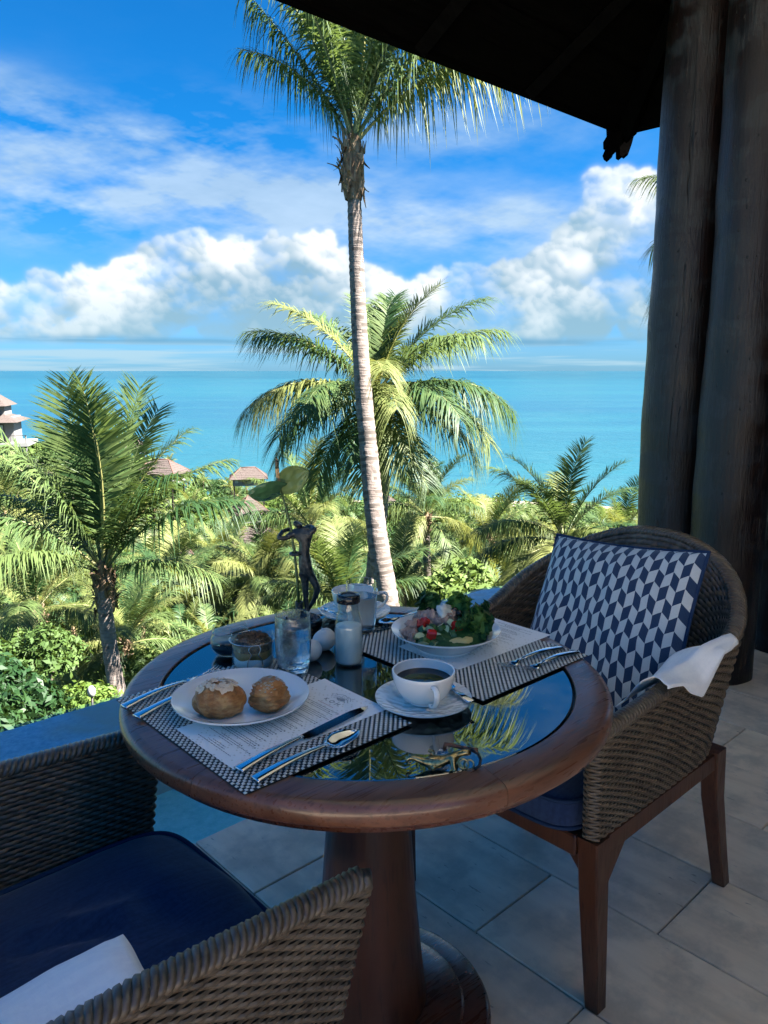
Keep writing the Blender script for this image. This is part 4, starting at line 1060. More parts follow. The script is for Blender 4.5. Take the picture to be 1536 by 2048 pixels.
# ---- crockery
def plate_mesh(r, h, foot, m, name, parent, depth=0.6, thick=0.004, wob=None):
    prof = []
    for k in range(15):
        t = k / 14; prof.append((r * t, 0.004 + (h - 0.004) * smooth01(depth, 1.0, t) ** 1.0 * (0.35 + 0.65 * t)))
    zr = prof[-1][1]; prof += [(r + 0.0012, zr + 0.0008), (r + 0.0012, zr - thick * 0.5), (r - 0.006, zr - thick)]
    for k in range(1, 6):
        t = 1 - (1 - foot / r) * k / 5; prof.append((r * t, max(0.0006, (h - 0.004) * smooth01(depth, 1.0, t) * (0.35 + 0.65 * t))))
    prof += [(foot, 0.0), (foot - 0.004, 0.0), (foot - 0.005, 0.0015), (0, 0.0015)]
    b = MB(); b.lathe(prof, 80, wob=wob); return b.obj(name, m, parent, auto=60)
t = thing('pastry_plate', 'round white plate holding two pastries on the near menu', 'plate', (0.650, 1.047, PZ))
plate_mesh(0.112, 0.024, 0.065, M_porc, 'dish', t, 0.55)
t = thing('salad_bowl', 'shallow white bowl filled with tuna salad', 'bowl', (1.108, 1.005, PZ))
plate_mesh(0.109, 0.042, 0.055, M_porc, 'dish', t, 0.35, 0.005)

def cup_set(cx, cy, zb, ang, fill, names):
    s = thing('saucer', names[0], 'saucer', (cx, cy, zb), 0, 'hammered saucers')
    plate_mesh(0.081, 0.016, 0.045, M_porc_h, 'dish', s, 0.35, 0.0035)
    z0 = zb + 0.0062
    c = thing('coffee_cup', names[1], 'cup', (cx, cy, z0), ang, 'porcelain cups')
    H = 0.056; R0 = 0.053
    prof = [(0.0, 0.006), (0.020, 0.006)] + [(0.022 + (R0 - 0.0245) * math.sin(R(90) * k / 12) ** 0.9, 0.006 + (H - 0.006) * (1 - math.cos(R(90) * k / 12)) ** 0.78) for k in range(1, 13)]
    prof += [(R0, H + 0.0008), (R0 + 0.0008, H - 0.001)] + [(0.0245 + (R0 - 0.0245) * math.sin(R(90) * (12 - k) / 12) ** 0.9, 0.004 + (H - 0.006) * (1 - math.cos(R(90) * (12 - k) / 12)) ** 0.78) for k in range(1, 12)]
    prof += [(0.0245, 0.004), (0.0240, 0.0), (0.021, 0.0), (0.020, 0.0025), (0, 0.0025)]
    b = MB(); b.lathe(prof, 72); b.obj('bowl', M_porc, c, auto=60)
    pts = [(0.0505, 0, 0.045), (0.060, 0, 0.0485), (0.0705, 0, 0.047), (0.0755, 0, 0.040), (0.0730, 0, 0.029), (0.064, 0, 0.019), (0.052, 0, 0.0125), (0.042, 0, 0.0115)]
    P_ = [Vector(p) for p in pts]; pp = []
    for i in range(len(P_) - 1):
        for k in range(4):
            t_ = k / 4; a0 = P_[max(i - 1, 0)]; a1 = P_[i]; a2 = P_[i + 1]; a3 = P_[min(i + 2, len(P_) - 1)]
            pp.append(0.5 * ((2 * a1) + (-a0 + a2) * t_ + (2 * a0 - 5 * a1 + 4 * a2 - a3) * t_ ** 2 + (-a0 + 3 * a1 - 3 * a2 + a3) * t_ ** 3))
    pp.append(P_[-1]); b = MB(); b.tube(pp, 0.0052, 10, flat=0.62); b.obj('handle', M_porc, c)
    if fill:
        b = MB(); b.lathe([(0.0, 0.0405), (0.045, 0.0405), (0.0475, 0.0412)], 60); b.obj('coffee', M_coffee, c)
    return s, c
cam_ang = math.atan2(-fwd_h.y, -fwd_h.x)
cup_set(0.890, 0.856, GZ + 0.0002, cam_ang + R(14), True, ('white hammered saucer under the cup of black coffee', 'white cup of black coffee nearest the camera'))
cup_set(1.120, 1.300, GZ + 0.0002, cam_ang + R(96), False, ('white hammered saucer under the far cup behind the bottle', 'white cup at the far side behind the water glass'))

# ---- cutlery
def sect(b, rows, mi=0):
    """rows of (x, y, z, half width, half thickness): flat bar with rounded edges"""
    vs, fs = [], []; n = 8
    for (x, y, z, w, h) in rows:
        for k in range(n):
            a = 2 * math.pi * (k + 0.5) / n; c, s = math.cos(a), math.sin(a)
            vs.append((x, y + w * math.copysign(abs(c) ** 0.6, c), z + h * math.copysign(abs(s) ** 0.8, s)))
    for i in range(len(rows) - 1): fs += [(i * n + k, i * n + (k + 1) % n, (i + 1) * n + (k + 1) % n, (i + 1) * n + k) for k in range(n)]
    fs += [tuple(range(n - 1, -1, -1)), tuple((len(rows) - 1) * n + k for k in range(n))]
    b.add(vs, fs, mi)
def place(name, label, cat, p0, p1, z):
    d = Vector((p1[0] - p0[0], p1[1] - p0[1])); o = thing(name, label, cat, (p0[0], p0[1], z), math.atan2(d.y, d.x), 'steel cutlery'); return o, d.length
def handle(b, L, w0=0.0105, z0=0.0035, arch=0.006):
    rows = [(0, 0, z0, w0, 0.0028)] + [(L * t, 0, z0 + arch * math.sin(t * math.pi * 0.8), w0 * (1 - 0.62 * t), 0.0028 - 0.0006 * t) for t in np.linspace(0.02, 1, 14)]
    sect(b, rows); return rows[-1]
def fork(label, p0, p1, z):
    o, L = place('fork', label, 'fork', p0, p1, z); b = MB(); e = handle(b, L * 0.62); b.obj('handle', M_steel, o)
    b = MB(); x0 = L * 0.62; zz = e[2]
    sect(b, [(x0, 0, zz, 0.004, 0.0018), (x0 + L * 0.06, 0, zz - 0.001, 0.0042, 0.0015), (x0 + L * 0.11, 0, zz - 0.003, 0.0095, 0.0012), (x0 + L * 0.17, 0, zz - 0.004, 0.0118, 0.0011)])
    b.obj('head', M_steel, o)
    for k in range(4):
        y = (k - 1.5) * 0.0068; b = MB()
        sect(b, [(x0 + L * 0.165, y, zz - 0.004, 0.0023, 0.0011), (x0 + L * 0.26, y, zz - 0.002, 0.0019, 0.0010), (x0 + L * 0.34, y * 0.98, zz + 0.002, 0.0014, 0.0009), (L, y * 0.96, zz + 0.006, 0.0006, 0.0005)])
        b.obj('tine', M_steel, o)
def knife(label, p0, p1, z):
    o, L = place('knife', label, 'knife', p0, p1, z); b = MB(); handle(b, L * 0.46, 0.0105, 0.0035, 0.004); b.obj('handle', M_steel, o)
    b = MB(); vs = []; N = 16
    for k in range(N + 1):
        t = k / N; x = L * (0.46 + 0.54 * t); top = 0.0055 if t < 0.72 else 0.0055 - 0.010 * ((t - 0.72) / 0.28) ** 1.6; bot = -0.0105 + 0.006 * (1 - smooth01(0, 0.10, t)) + (0.006 * smooth01(0.86, 1.0, t))
        vs += [(x, top, 0.0062), (x, bot, 0.0034)]
    vs2 = [(x, y, z_ - 0.0012) for x, y, z_ in vs]; n = len(vs); fs = []
    for k in range(N): a = 2 * k; fs += [(a, a + 1, a + 3, a + 2), (n + a + 2, n + a + 3, n + a + 1, n + a), (a + 1, n + a + 1, n + a + 3, a + 3), (a, a + 2, n + a + 2, n + a)]
    b.add(vs + vs2, fs); b.obj('blade', M_steel, o, auto=40)
def spoon(label, p0, p1, z, sc=1.0):
    o, L = place('spoon', label, 'spoon', p0, p1, z); BL = min(0.062 * sc, L * 0.36); b = MB(); e = handle(b, L - BL, 0.0105 * sc); b.obj('handle', M_steel, o)
    x0 = L - BL - 0.004; b = MB(); N, Mv = 18, 10
    def bowl(i, j):
        t = i; w = 0.0205 * sc * (math.sin(math.pi * min(1, t ** 0.86)) ** 0.62 if 0 < t < 1 else 0.12)
        s = 2 * j - 1; x = x0 + t * (BL + 0.004)
        d = 0.0085 * sc * (1 - s * s) * math.sin(math.pi * t) ** 0.7
        return (x, w * s, e[2] * (1 - smooth01(0, 0.35, t)) + 0.0095 * sc * smooth01(0, 0.5, t) - d)
    b.grid(bowl, N, Mv); bo = b.obj('bowl', M_steel, o); so = bo.modifiers.new('thickness', 'SOLIDIFY'); so.thickness = 0.0014; so.offset = 0
fork('steel fork lying nearest the pastry plate', (0.502, 1.128), (0.722, 1.170), MZ)
fork('steel fork on the outer left edge of the near placemat', (0.503, 1.178), (0.706, 1.207), MZ)
knife('steel knife with dark blade beside the near menu', (0.531, 0.870), (0.800, 0.902), PZ - 0.0002)
spoon('large steel spoon at the front edge of the near placemat', (0.533, 0.833), (0.728, 0.838), MZ)
fork('steel fork inner of the two at the right edge of the far placemat', (1.276, 0.842), (1.092, 0.858), MZ)
fork('steel fork outermost at the right edge of the far placemat', (1.276, 0.806), (1.112, 0.818), MZ)
knife('steel knife at the far edge beyond the salad bowl', (1.272, 1.150), (1.055, 1.176), MZ)
spoon('steel spoon at the far edge beyond the salad bowl', (1.285, 1.182), (1.10, 1.196), MZ)
def teaspoon(label, c, a, z):
    d = Vector((math.cos(a), math.sin(a)))
    spoon(label, (c[0] + d.x * 0.082, c[1] + d.y * 0.082), (c[0] - d.x * 0.03 , c[1] - d.y * 0.03), z, 0.62)
def teaspoon2(label, p0, p1, z):
    o, L = place('teaspoon', label, 'teaspoon', p0, p1, z); b = MB()
    sect(b, [(0, 0, 0.004, 0.0085, 0.0018), (L * 0.5, 0, 0.003, 0.006, 0.0016), (L * 0.8, 0, 0.001, 0.003, 0.0014)]); b.obj('handle', M_steel, o)
    b = MB(); b.grid(lambda i, j: (L * 0.78 + 0.030 * i, 0.011 * math.sin(math.pi * min(1, max(0.02, i))) ** 0.6 * (2 * j - 1), 0.002 - 0.003 * (1 - (2 * j - 1) ** 2) * math.sin(math.pi * i)), 10, 6); b.obj('bowl', M_steel, o)
q = Vector((0.890, 0.856)); rh = Vector((right_h.x, right_h.y)); fh = Vector((fwd_h.x, fwd_h.y))
a = q + rh * 0.078 - fh * 0.030; c_ = q + rh * 0.046 + fh * 0.040; teaspoon2('small steel teaspoon resting on the coffee saucer', (a.x, a.y), (c_.x, c_.y), GZ + 0.0150)
q = Vector((1.120, 1.300)); a = q - rh * 0.030 - fh * 0.045; c_ = q - rh * 0.075 + fh * 0.005; teaspoon2('small steel teaspoon resting on the far saucer', (a.x, a.y), (c_.x, c_.y), GZ + 0.0140)

# ---- drinks and jars
def shell(prof_out, prof_in): return prof_out + prof_in[::-1]
t = thing('milk_bottle', 'small glass bottle of milk with black lid', 'bottle', (0.921, 1.088, GZ))
bo = [(0.0, 0.0), (0.024, 0.0), (0.0268, 0.003), (0.0275, 0.008), (0.0275, 0.070), (0.0262, 0.084), (0.0215, 0.101), (0.0195, 0.110), (0.0195, 0.126)]
bi = [(r - 0.0016, max(z, 0.004)) if r > 0 else (0.0, 0.004) for r, z in bo]
b = MB(); b.lathe(bo + [(0.0185, 0.1265)] + bi[::-1], 56); b.obj('glass_body', M_jar, t, auto=50)
b = MB(); b.lathe([(0.0, 0.0045), (0.0240, 0.0045), (0.0255, 0.009), (0.0255, 0.0700), (0.0250, 0.0765), (0.0244, 0.0775), (0.0, 0.0770)], 56); b.obj('milk', M_milk, t)
b = MB(); b.lathe([(0.0215, 0.1235), (0.0226, 0.1245), (0.0226, 0.1365), (0.0208, 0.1390), (0.0150, 0.1392), (0.0142, 0.1375), (0.0, 0.1375)], 56); b.obj('lid', M_black_lid, t, auto=60)

def tumbler(loc, label, sc, level, wet):
    t = thing('water_glass', label, 'glass', loc, 0, 'water glasses')
    H = 0.117 * sc
    po = [(0.0, 0.0), (0.0225, 0.0), (0.0255, 0.002), (0.0285, 0.012), (0.0318, 0.034), (0.0334, 0.062), (0.0332, 0.090), (0.03235, H - 0.003), (0.0322, H)]
    pin = [(0.0, 0.014), (0.0215, 0.0145), (0.0268, 0.020), (0.0302, 0.036), (0.0319, 0.062), (0.0317, 0.090), (0.03115, H - 0.003), (0.0310, H)]
    b = MB(); b.lathe(po + [(0.0316, H + 0.0007)] + pin[::-1], 64); b.obj('glass_body', M_glass_wet if wet else M_glass, t, auto=22)
    wl = level * sc
    wp = [(0.0, 0.0142)] + [(r + 0.0003, z) for r, z in pin[1:] if z < wl - 0.004] + [(0.0317, wl), (0.0, wl)]
    b = MB(); b.lathe(wp, 64); b.obj('water', M_water, t, auto=50)
tumbler((0.803, 1.108, TZ + 0.0015), 'tall glass of water standing next to the granola jar', 1.0, 0.096, True)
tumbler((1.052, 1.200, GZ), 'tall glass of water standing behind the milk bottle', 1.0, 0.085, False)

def wire_loop(b, pts, r=0.0011): b.tube([Vector(p) for p in pts], r, 6)
t = thing('granola_jar', 'clip-top glass jar of yoghurt, caramel and granola', 'jar', (0.768, 1.190, MZ), 0)
po = [(0.0, 0.0), (0.0350, 0.0), (0.0385, 0.004), (0.0395, 0.010), (0.0395, 0.046), (0.0385, 0.050), (0.0425, 0.053), (0.0428, 0.058), (0.0400, 0.060), (0.0400, 0.0655)]
pin = [(0.0, 0.004), (0.0345, 0.004), (0.0370, 0.010), (0.0370, 0.048), (0.0375, 0.0655)]
b = MB(); b.lathe(po + [(0.0388, 0.0665)] + pin[::-1], 64); b.obj('glass_body', M_jar, t, auto=50)
b = MB(); b.lathe([(0.0, 0.0045), (0.0340, 0.0045), (0.0366, 0.0105), (0.0366, 0.0255), (0.0, 0.0255)], 64, wob=None); b.obj('yoghurt', M_yog, t)
b = MB(); b.lathe([(0.0366, 0.0240), (0.0367, 0.0257), (0.0367, 0.0375), (0.0, 0.0375)], 64, wob=lambda r, z, a: r); 
for i_, v in enumerate(b.v):
    if abs(v[2] - 0.0240) < 1e-6: b.v[i_] = (v[0], v[1], 0.0245 + 0.0022 * math.sin(5 * math.atan2(v[1], v[0])))
b.obj('caramel', M_caramel, t)
b = MB(); b.lathe([(0.0366, 0.0377), (0.0366, 0.0500), (0.0300, 0.0560), (0.0, 0.0600)], 64); b.obj('granola', M_granola, t)
b = MB()
for k in range(170):
    a = random.uniform(0, 2 * math.pi); r = 0.034 * math.sqrt(random.random()); z = 0.0605 - 0.006 * (r / 0.034) ** 2 + random.uniform(-0.001, 0.006) * (1 - r / 0.04)
    M_ = Matrix.Translation((r * math.cos(a), r * math.sin(a), z)) @ Euler((random.uniform(0, 3), random.uniform(0, 3), random.uniform(0, 6))).to_matrix().to_4x4()
    s_ = random.uniform(0.0018, 0.0042); b.cbox((-s_, -s_ * 0.7, -s_ * 0.45), (s_, s_ * 0.7, s_ * 0.45), s_ * 0.28, M=M_)
stuff(b.obj('granola_crumbs', M_granola, t))
b = MB(); ca = math.atan2(-0.75, -0.40)
def cyl(a, r, z): return (r * math.cos(a), r * math.sin(a), z)
for s in (-1, 1):
    a0 = ca + s * 0.20
    wire_loop(b, [cyl(a0 * 1.0, 0.0432, 0.0560), cyl(ca + s * 0.26, 0.0445, 0.047), cyl(ca + s * 0.13, 0.0448, 0.038), cyl(ca + s * 0.30, 0.0440, 0.026), cyl(ca + s * 0.34, 0.0425, 0.014), cyl(ca + s * 0.20, 0.0415, 0.005), cyl(ca, 0.0412, 0.004)])
b.tube([Vector(cyl(2 * math.pi * k / 48, 0.0433, 0.0555)) for k in range(48)], 0.0010, 6, closed=True)
b.obj('wire_clip', M_wire, t)

t = thing('syrup_jar', 'round-bellied open glass jar of dark syrup behind the granola jar', 'jar', (0.778, 1.286, TZ), 0)
po = [(0.0, 0.0), (0.022, 0.0), (0.032, 0.004), (0.0385, 0.014), (0.0405, 0.025), (0.0385, 0.036), (0.0345, 0.043), (0.0345, 0.046), (0.0362, 0.048), (0.0350, 0.051), (0.0335, 0.060)]
b = MB(); b.lathe(po + [(0.0322, 0.0606)] + [(max(0, r - 0.002), max(z, 0.003)) for r, z in po[::-1]], 64); b.obj('glass_body', M_jar, t, auto=50)
b = MB(); b.lathe([(0.0, 0.0035), (0.0200, 0.0035), (0.0298, 0.0062), (0.0364, 0.0145), (0.0384, 0.0250), (0.0, 0.0250)], 64); b.obj('syrup', M_syrup, t)

for lab, (u, v), s in (('white pebble-shaped shaker between the glass and the milk bottle, nearer one', (0.874, 1.148), 1.0), ('white pebble-shaped shaker half hidden behind the milk bottle', (0.930, 1.176), 1.08)):
    b = MB(); N = 30
    b.grid(lambda i, j: (0.0235 * s * math.sin(math.pi * j) * math.cos(2 * math.pi * i), 0.0205 * s * math.sin(math.pi * j) * math.sin(2 * math.pi * i), 0.0205 * s * (1 - math.cos(math.pi * j)) * (1.0 + 0.06 * math.cos(2 * math.pi * i))), N, 20, closed_u=True, flip=True)
    o = b.obj('pebble_shaker', M_stone); o.location = (u, v, GZ - 0.0005); tag(o, lab, 'shaker', 'pebble shakers')

# ---- pastries
def pastry(name, label, loc, fn, m):
    t = thing(name, label, 'pastry', loc); b = MB(); b.grid(fn, 72, 48, closed_u=True, flip=True); b.obj('crust', m, t); return t
def cro(i, j):
    a = 2 * math.pi * i; p = math.pi * j; d = Vector((math.sin(p) * math.cos(a), math.sin(p) * math.sin(a), math.cos(p)))
    r = Vector((d.x * 0.043, d.y * 0.034, (1 - d.z) * 0.0 + d.z * 0.030))
    ridge = 0.0062 * abs(math.sin(d.x * 7.5 + d.z * 2.2 + 0.5 * math.sin(d.y * 3))) + 0.003 * mnoise.noise(d * 3.1) + 0.0012 * mnoise.noise(d * 11)
    k = 0.96 + (ridge * 22) * 0.5
    z = r.z * k; z = max(z, -0.021)
    return (r.x * k, r.y * k, z + 0.0215)
t = pastry('almond_croissant', 'rounded almond croissant topped with flaked almonds, left on the plate', (0.607, 1.044, PZ + 0.0055), cro, M_crust); t.rotation_euler.z = R(-40)
b = MB(); bs = MB()
for k in range(46):
    a = random.uniform(0, 2 * math.pi); p = math.sqrt(random.random()) * 0.95
    x, y = 0.034 * p * math.cos(a) - 0.003, 0.026 * p * math.sin(a); z = 0.0225 + 0.0295 * math.sqrt(max(0.02, 1 - (x / 0.043) ** 2 - (y / 0.034) ** 2)) * 1.06 + random.uniform(0.0002, 0.0022)
    n = Vector((x / 0.043 ** 2, y / 0.034 ** 2, (z - 0.0215) / 0.030 ** 2)).normalized()
    q = n.to_track_quat('Z', 'Y').to_matrix().to_4x4() @ Euler((random.uniform(-.45, .45), random.uniform(-.45, .45), random.uniform(0, 6))).to_matrix().to_4x4()
    M_ = Matrix.Translation((x, y, z)) @ q; L, W = random.uniform(0.005, 0.0078), random.uniform(0.003, 0.0042)
    pts = [(L * math.cos(2 * math.pi * i / 9), W * math.sin(2 * math.pi * i / 9) * (1 - 0.25 * math.cos(2 * math.pi * i / 9))) for i in range(9)]
    b.add([M_ @ Vector((px_, py_, 0.0004 + 12 * px_ * px_)) for px_, py_ in pts] + [M_ @ Vector((px_, py_, -0.0004 + 12 * px_ * px_)) for px_, py_ in pts], [tuple(range(9)), tuple(range(17, 8, -1))] + [(i, i + 9, (i + 1) % 9 + 9, (i + 1) % 9) for i in range(9)])
stuff(b.obj('almond_flakes', M_almond, t, smooth=False))
def roll(i, j):
    a = 2 * math.pi * i; p = math.pi * j; d = Vector((math.sin(p) * math.cos(a), math.sin(p) * math.sin(a), math.cos(p)))
    e = 0.62; sx = math.copysign(abs(d.x) ** e, d.x); sy = math.copysign(abs(d.y) ** e, d.y); sz = math.copysign(abs(d.z) ** 0.72, d.z)
    top = smooth01(-0.6, 1, sz)
    w = 0.0315 - 0.008 * top + 0.0035 * mnoise.noise(d * 2.5) + 0.0016 * math.sin(sz * 20 + 4 * mnoise.noise(d * 2)) - 0.003 * math.exp(-((d.x * 0.8 + d.y * 0.5 - 0.15) / 0.12) ** 2) * top
    return (sx * w, sy * w * 0.92, 0.026 + 0.026 * sz + 0.002 * mnoise.noise(d * 4.0 + Vector((5, 0, 0))))
t = pastry('raisin_pastry', 'tall glazed brioche pastry with sugared top, right on the plate', (0.676, 1.002, PZ + 0.0055), roll, M_crust); t.rotation_euler.z = R(20)
b = MB()
for k in range(70):
    v = Vector(roll(random.random(), 0.04 + 0.34 * random.random() ** 0.7)); s_ = random.uniform(0.0008, 0.0022)
    b.cbox((v.x - s_, v.y - s_, v.z - 0.0006), (v.x + s_, v.y + s_, v.z + 0.0008), 0.0004)
stuff(b.obj('sugar_grains', M_sugar, t))

# ---- salad: every piece a part
sal = thing('tuna_salad', 'heap of tuna, cucumber, tomato and curly lettuce in the bowl', 'salad', (1.108, 1.005, PZ + 0.006))
def SP(r_, f_, z): return Vector((right_h.x * r_ + fwd_h.x * f_, right_h.y * r_ + fwd_h.y * f_, z))
def blob(name, m, c, rad, seed, rough=0.25, rot=0.0, nu=18, nv=12, stretch=(1, 1, 1)):
    b = MB(); Mr = Matrix.Rotation(rot, 3, 'Z') @ Matrix.Rotation(rot * 1.7, 3, 'X')
    def fn(i, j):
        d = Vector((math.sin(math.pi * j) * math.cos(2 * math.pi * i), math.sin(math.pi * j) * math.sin(2 * math.pi * i), math.cos(math.pi * j)))
        k = 1 + rough * mnoise.noise(d * 1.6 + Vector((seed, 0, 0))) + rough * 0.6 * mnoise.noise(d * 4 + Vector((0, seed, 0)))
        v = Vector((d.x * rad * stretch[0], d.y * rad * stretch[1], d.z * rad * stretch[2])) * k
        return tuple(Mr @ v)
    b.grid(fn, nu, nv, closed_u=True, flip=True); o = b.obj(name, m, sal); o.location = c; return o
def leaf(name, m, c, L, W, az, tilt, frill, seed):
    b = MB()
    def fn(i, j):
        x = L * i; s = 2 * j - 1; w = W * (0.25 + 0.75 * math.sin(math.pi * min(1, 0.12 + i * 0.80))) 
        z = 0.35 * L * i * i * 0.6 - 0.25 * W * (1 - s * s); fr = frill * (abs(s) ** 2 + i ** 3) 
        return (x + fr * 0.6 * mnoise.noise(Vector((i * 9, s * 9, seed))), w * s + fr * mnoise.noise(Vector((i * 11 + 3, s * 7, seed))), z + fr * 1.6 * mnoise.noise(Vector((i * 12, s * 10, seed + 7))))
    b.grid(fn, 22, 16); o = b.obj(name, m, sal); o.location = c; o.rotation_euler = Euler((random.uniform(-.5, .5), -tilt, az)); return o
ra = math.atan2(right_h.y, right_h.x)
blob('salad_bed', M_lettuce_d, SP(0.005, 0, 0.022), 0.080, 2.0, 0.12, 0, 26, 14, (1, 1, 0.30))
for k in range(13):      # curly lettuce on the right, some at the back
    az = ra + random.uniform(-0.9, 1.1); leaf('lettuce_leaf', random.choice([M_lettuce, M_lettuce, M_lettuce_d, M_lettuce_r]), SP(random.uniform(0.015, 0.045), random.uniform(-0.035, 0.03), random.uniform(0.018, 0.042)), random.uniform(0.045, 0.068), random.uniform(0.017, 0.027), az, random.uniform(0.05, 0.9), 0.013, k * 3.1)
for (r_, f_, z_, az, m_) in ((0.022, 0.022, 0.052, 1.2, M_lettuce), (0.030, 0.012, 0.050, 0.6, M_lettuce), (-0.015, 0.045, 0.045, 2.2, M_lettuce_d), (-0.03, 0.045, 0.042, 2.6, M_lettuce_d), (0.045, -0.01, 0.04, 0.1, M_lettuce), (0.05, -0.02, 0.03, -0.4, M_lettuce)):
    leaf('lettuce_leaf', m_, SP(r_, f_, z_), 0.048, 0.020, ra + az, 1.0, 0.012, z_ * 700)
for k, (r_, f_, z_, s_) in enumerate(((-0.062, 0.006, 0.040, 0.016), (-0.048, 0.022, 0.050, 0.017), (-0.030, 0.012, 0.055, 0.016), (-0.072, -0.014, 0.030, 0.014), (-0.066, -0.030, 0.026, 0.013), (-0.020, 0.004, 0.050, 0.014), (-0.008, -0.004, 0.052, 0.014), (0.006, 0.006, 0.056, 0.016), (-0.04, 0.0, 0.046, 0.014))):
    blob('tuna_chunk', M_tuna, SP(r_, f_, z_), s_, k * 2.3, 0.55, k * 0.9, stretch=(1.3, 0.9, 0.85))
blob('soft_cheese', M_egg, SP(-0.002, 0.010, 0.068), 0.017, 4.4, 0.5, 0.4, stretch=(1.4, 1.0, 0.6))
def cucumber(c, rot, tilt, L=0.026):
    b = MB(); r = 0.013; n = 10; pro = [(r * math.cos(math.pi * k / n), r * math.sin(math.pi * k / n)) for k in range(n + 1)]
    vs = [(x, y, -L / 2 * 0.4) for x, y in pro] + [(x, y, L / 2 * 0.4) for x, y in pro]; m = n + 1
    b.add(vs, [tuple(range(n, -1, -1)), tuple(range(m, 2 * m)), (0, m, 2 * m - 1, n)], 0); b.add(vs, [(k, k + 1, m + k + 1, m + k) for k in range(n)], 1)
    o = b.obj('cucumber_slice', [M_cuc, M_cucskin], sal, smooth=False); o.location = c; o.rotation_euler = (tilt, 0.3, rot)
for k, (r_, f_, z_) in enumerate(((-0.045, -0.026, 0.037), (-0.030, -0.030, 0.041), (-0.014, -0.024, 0.044), (-0.002, -0.030, 0.038), (-0.022, -0.048, 0.030), (-0.006, -0.052, 0.028), (-0.046, -0.056, 0.024), (-0.028, -0.064, 0.021), (0.004, -0.018, 0.048), (-0.055, -0.045, 0.028), (0.012, -0.046, 0.034))):
    cucumber(SP(r_, f_, z_), k * 1.3 + 0.4, 0.9 + 0.5 * math.sin(k * 2.1))
def tomato(c, s, rz):
    b = MB(); b.cbox((-s, -s * 0.8, -s), (s, s * 0.8, s), s * 0.28); o = b.obj('tomato_piece', M_tom, sal, smooth=True, auto=50); o.location = c; o.rotation_euler = (0.25, 0.15, rz)
tomato(SP(-0.032, -0.052, 0.040), 0.0095, ra); tomato(SP(-0.044, -0.014, 0.052), 0.0095, ra + 0.8); tomato(SP(-0.052, -0.006, 0.047), 0.0085, ra + 1.7); tomato(SP(0.020, -0.026, 0.046), 0.0115, ra + 0.5)
blob('potato_wedge', M_potato, SP(0.020, -0.062, 0.026), 0.015, 1.1, 0.15, ra, stretch=(1.5, 0.8, 0.7)); blob('potato_wedge', M_potato, SP(0.036, -0.055, 0.028), 0.013, 3.1, 0.15, ra + 0.5, stretch=(1.3, 0.8, 0.7))
for (r_, f_, z_) in ((-0.033, 0.030, 0.063), (0.020, 0.022, 0.066), (0.028, 0.008, 0.064), (-0.016, 0.026, 0.064)): blob('olive', M_olive, SP(r_, f_, z_), 0.0075, 0.3, 0.03, 0, 14, 10)

# ---- skinned figures
def skin(name, verts, edges, radii, m, parent, sub=2):
    me = bpy.data.meshes.new(name); me.from_pydata([tuple(v) for v in verts], edges, []); me.materials.append(m)
    o = bpy.data.objects.new(name, me); C.objects.link(o); o.parent = parent
    sk = o.modifiers.new('skin', 'SKIN'); sk.use_smooth_shade = True
    for v, r in zip(me.skin_vertices[0].data, radii): v.radius = (r, r) if not hasattr(r, '__len__') else r
    me.skin_vertices[0].data[0].use_root = True
    ss = o.modifiers.new('subsurf', 'SUBSURF'); ss.levels = sub; ss.render_levels = sub
    dg = bpy.context.evaluated_depsgraph_get(); m2 = bpy.data.meshes.new_from_object(o.evaluated_get(dg)); o.modifiers.clear(); o.data = m2
    m2.polygons.foreach_set('use_smooth', [True] * len(m2.polygons)); return o
SB = Vector((0.966, 1.296, GZ)); st = thing('figure_vase', 'slim black bronze figurine holding a flower tube on a pebble dish', 'figurine', SB)
b = MB(); b.lathe([(0.0, 0.0), (0.034, 0.0), (0.040, 0.006), (0.043, 0.022), (0.041, 0.030), (0.0385, 0.0305), (0.037, 0.026), (0.0, 0.026)], 48); b.obj('dish', M_black_lid, st, auto=50)
b = MB()
for k in range(150):
    a = random.uniform(0, 6.283); r = 0.036 * math.sqrt(random.random()); s_ = random.uniform(0.002, 0.0036)
    M_ = Matrix.Translation((r * math.cos(a), r * math.sin(a), 0.028 + random.uniform(0, 0.004) + 0.008 * (1 - r / 0.036))) @ Euler((random.uniform(0, 6), random.uniform(0, 6), 0)).to_matrix().to_4x4()
    b.cbox((-s_, -s_ * .8, -s_ * .6), (s_, s_ * .8, s_ * .6), s_ * 0.35, M=M_)
stuff(b.obj('gravel', M_gravel, st))
# figure in the plane facing the camera: (right, up) from pixels at its depth, plus a forward offset
SD = 1.62
def fg(px_, py_, f_=0.0):
    return SP((px_ - 598) / F_PX * SD, f_, 0.044 + (1222 - py_) / F_PX * SD * 1.03)
V = [fg(607, 1125), fg(603, 1098), fg(607, 1075), fg(601, 1058), fg(597, 1049), fg(590, 1041), fg(594, 1037),          # pelvis..head
     fg(583, 1060), fg(568, 1068, -0.012), fg(554, 1066, -0.02), fg(560, 1058, 0.012), fg(574, 1055, 0.022),        # left arm, hoop
     fg(618, 1057), fg(627, 1052, -0.006), fg(619, 1049, 0.016), fg(605, 1051, 0.022),                                   # right arm
     fg(604, 1150), fg(605, 1185), fg(607, 1215), fg(603, 1222, -0.010),                                                   # straight leg
     fg(619, 1150), fg(631, 1173, -0.004), fg(622, 1198, 0.004), fg(610, 1217, 0.006), fg(606, 1224, -0.006)]              # bent leg
E_ = [(0, 1), (1, 2), (2, 3), (3, 4), (4, 5), (5, 6), (3, 7), (7, 8), (8, 9), (9, 10), (10, 11), (3, 12), (12, 13), (13, 14), (14, 15), (0, 16), (16, 17), (17, 18), (18, 19), (0, 20), (20, 21), (21, 22), (22, 23), (23, 24)]
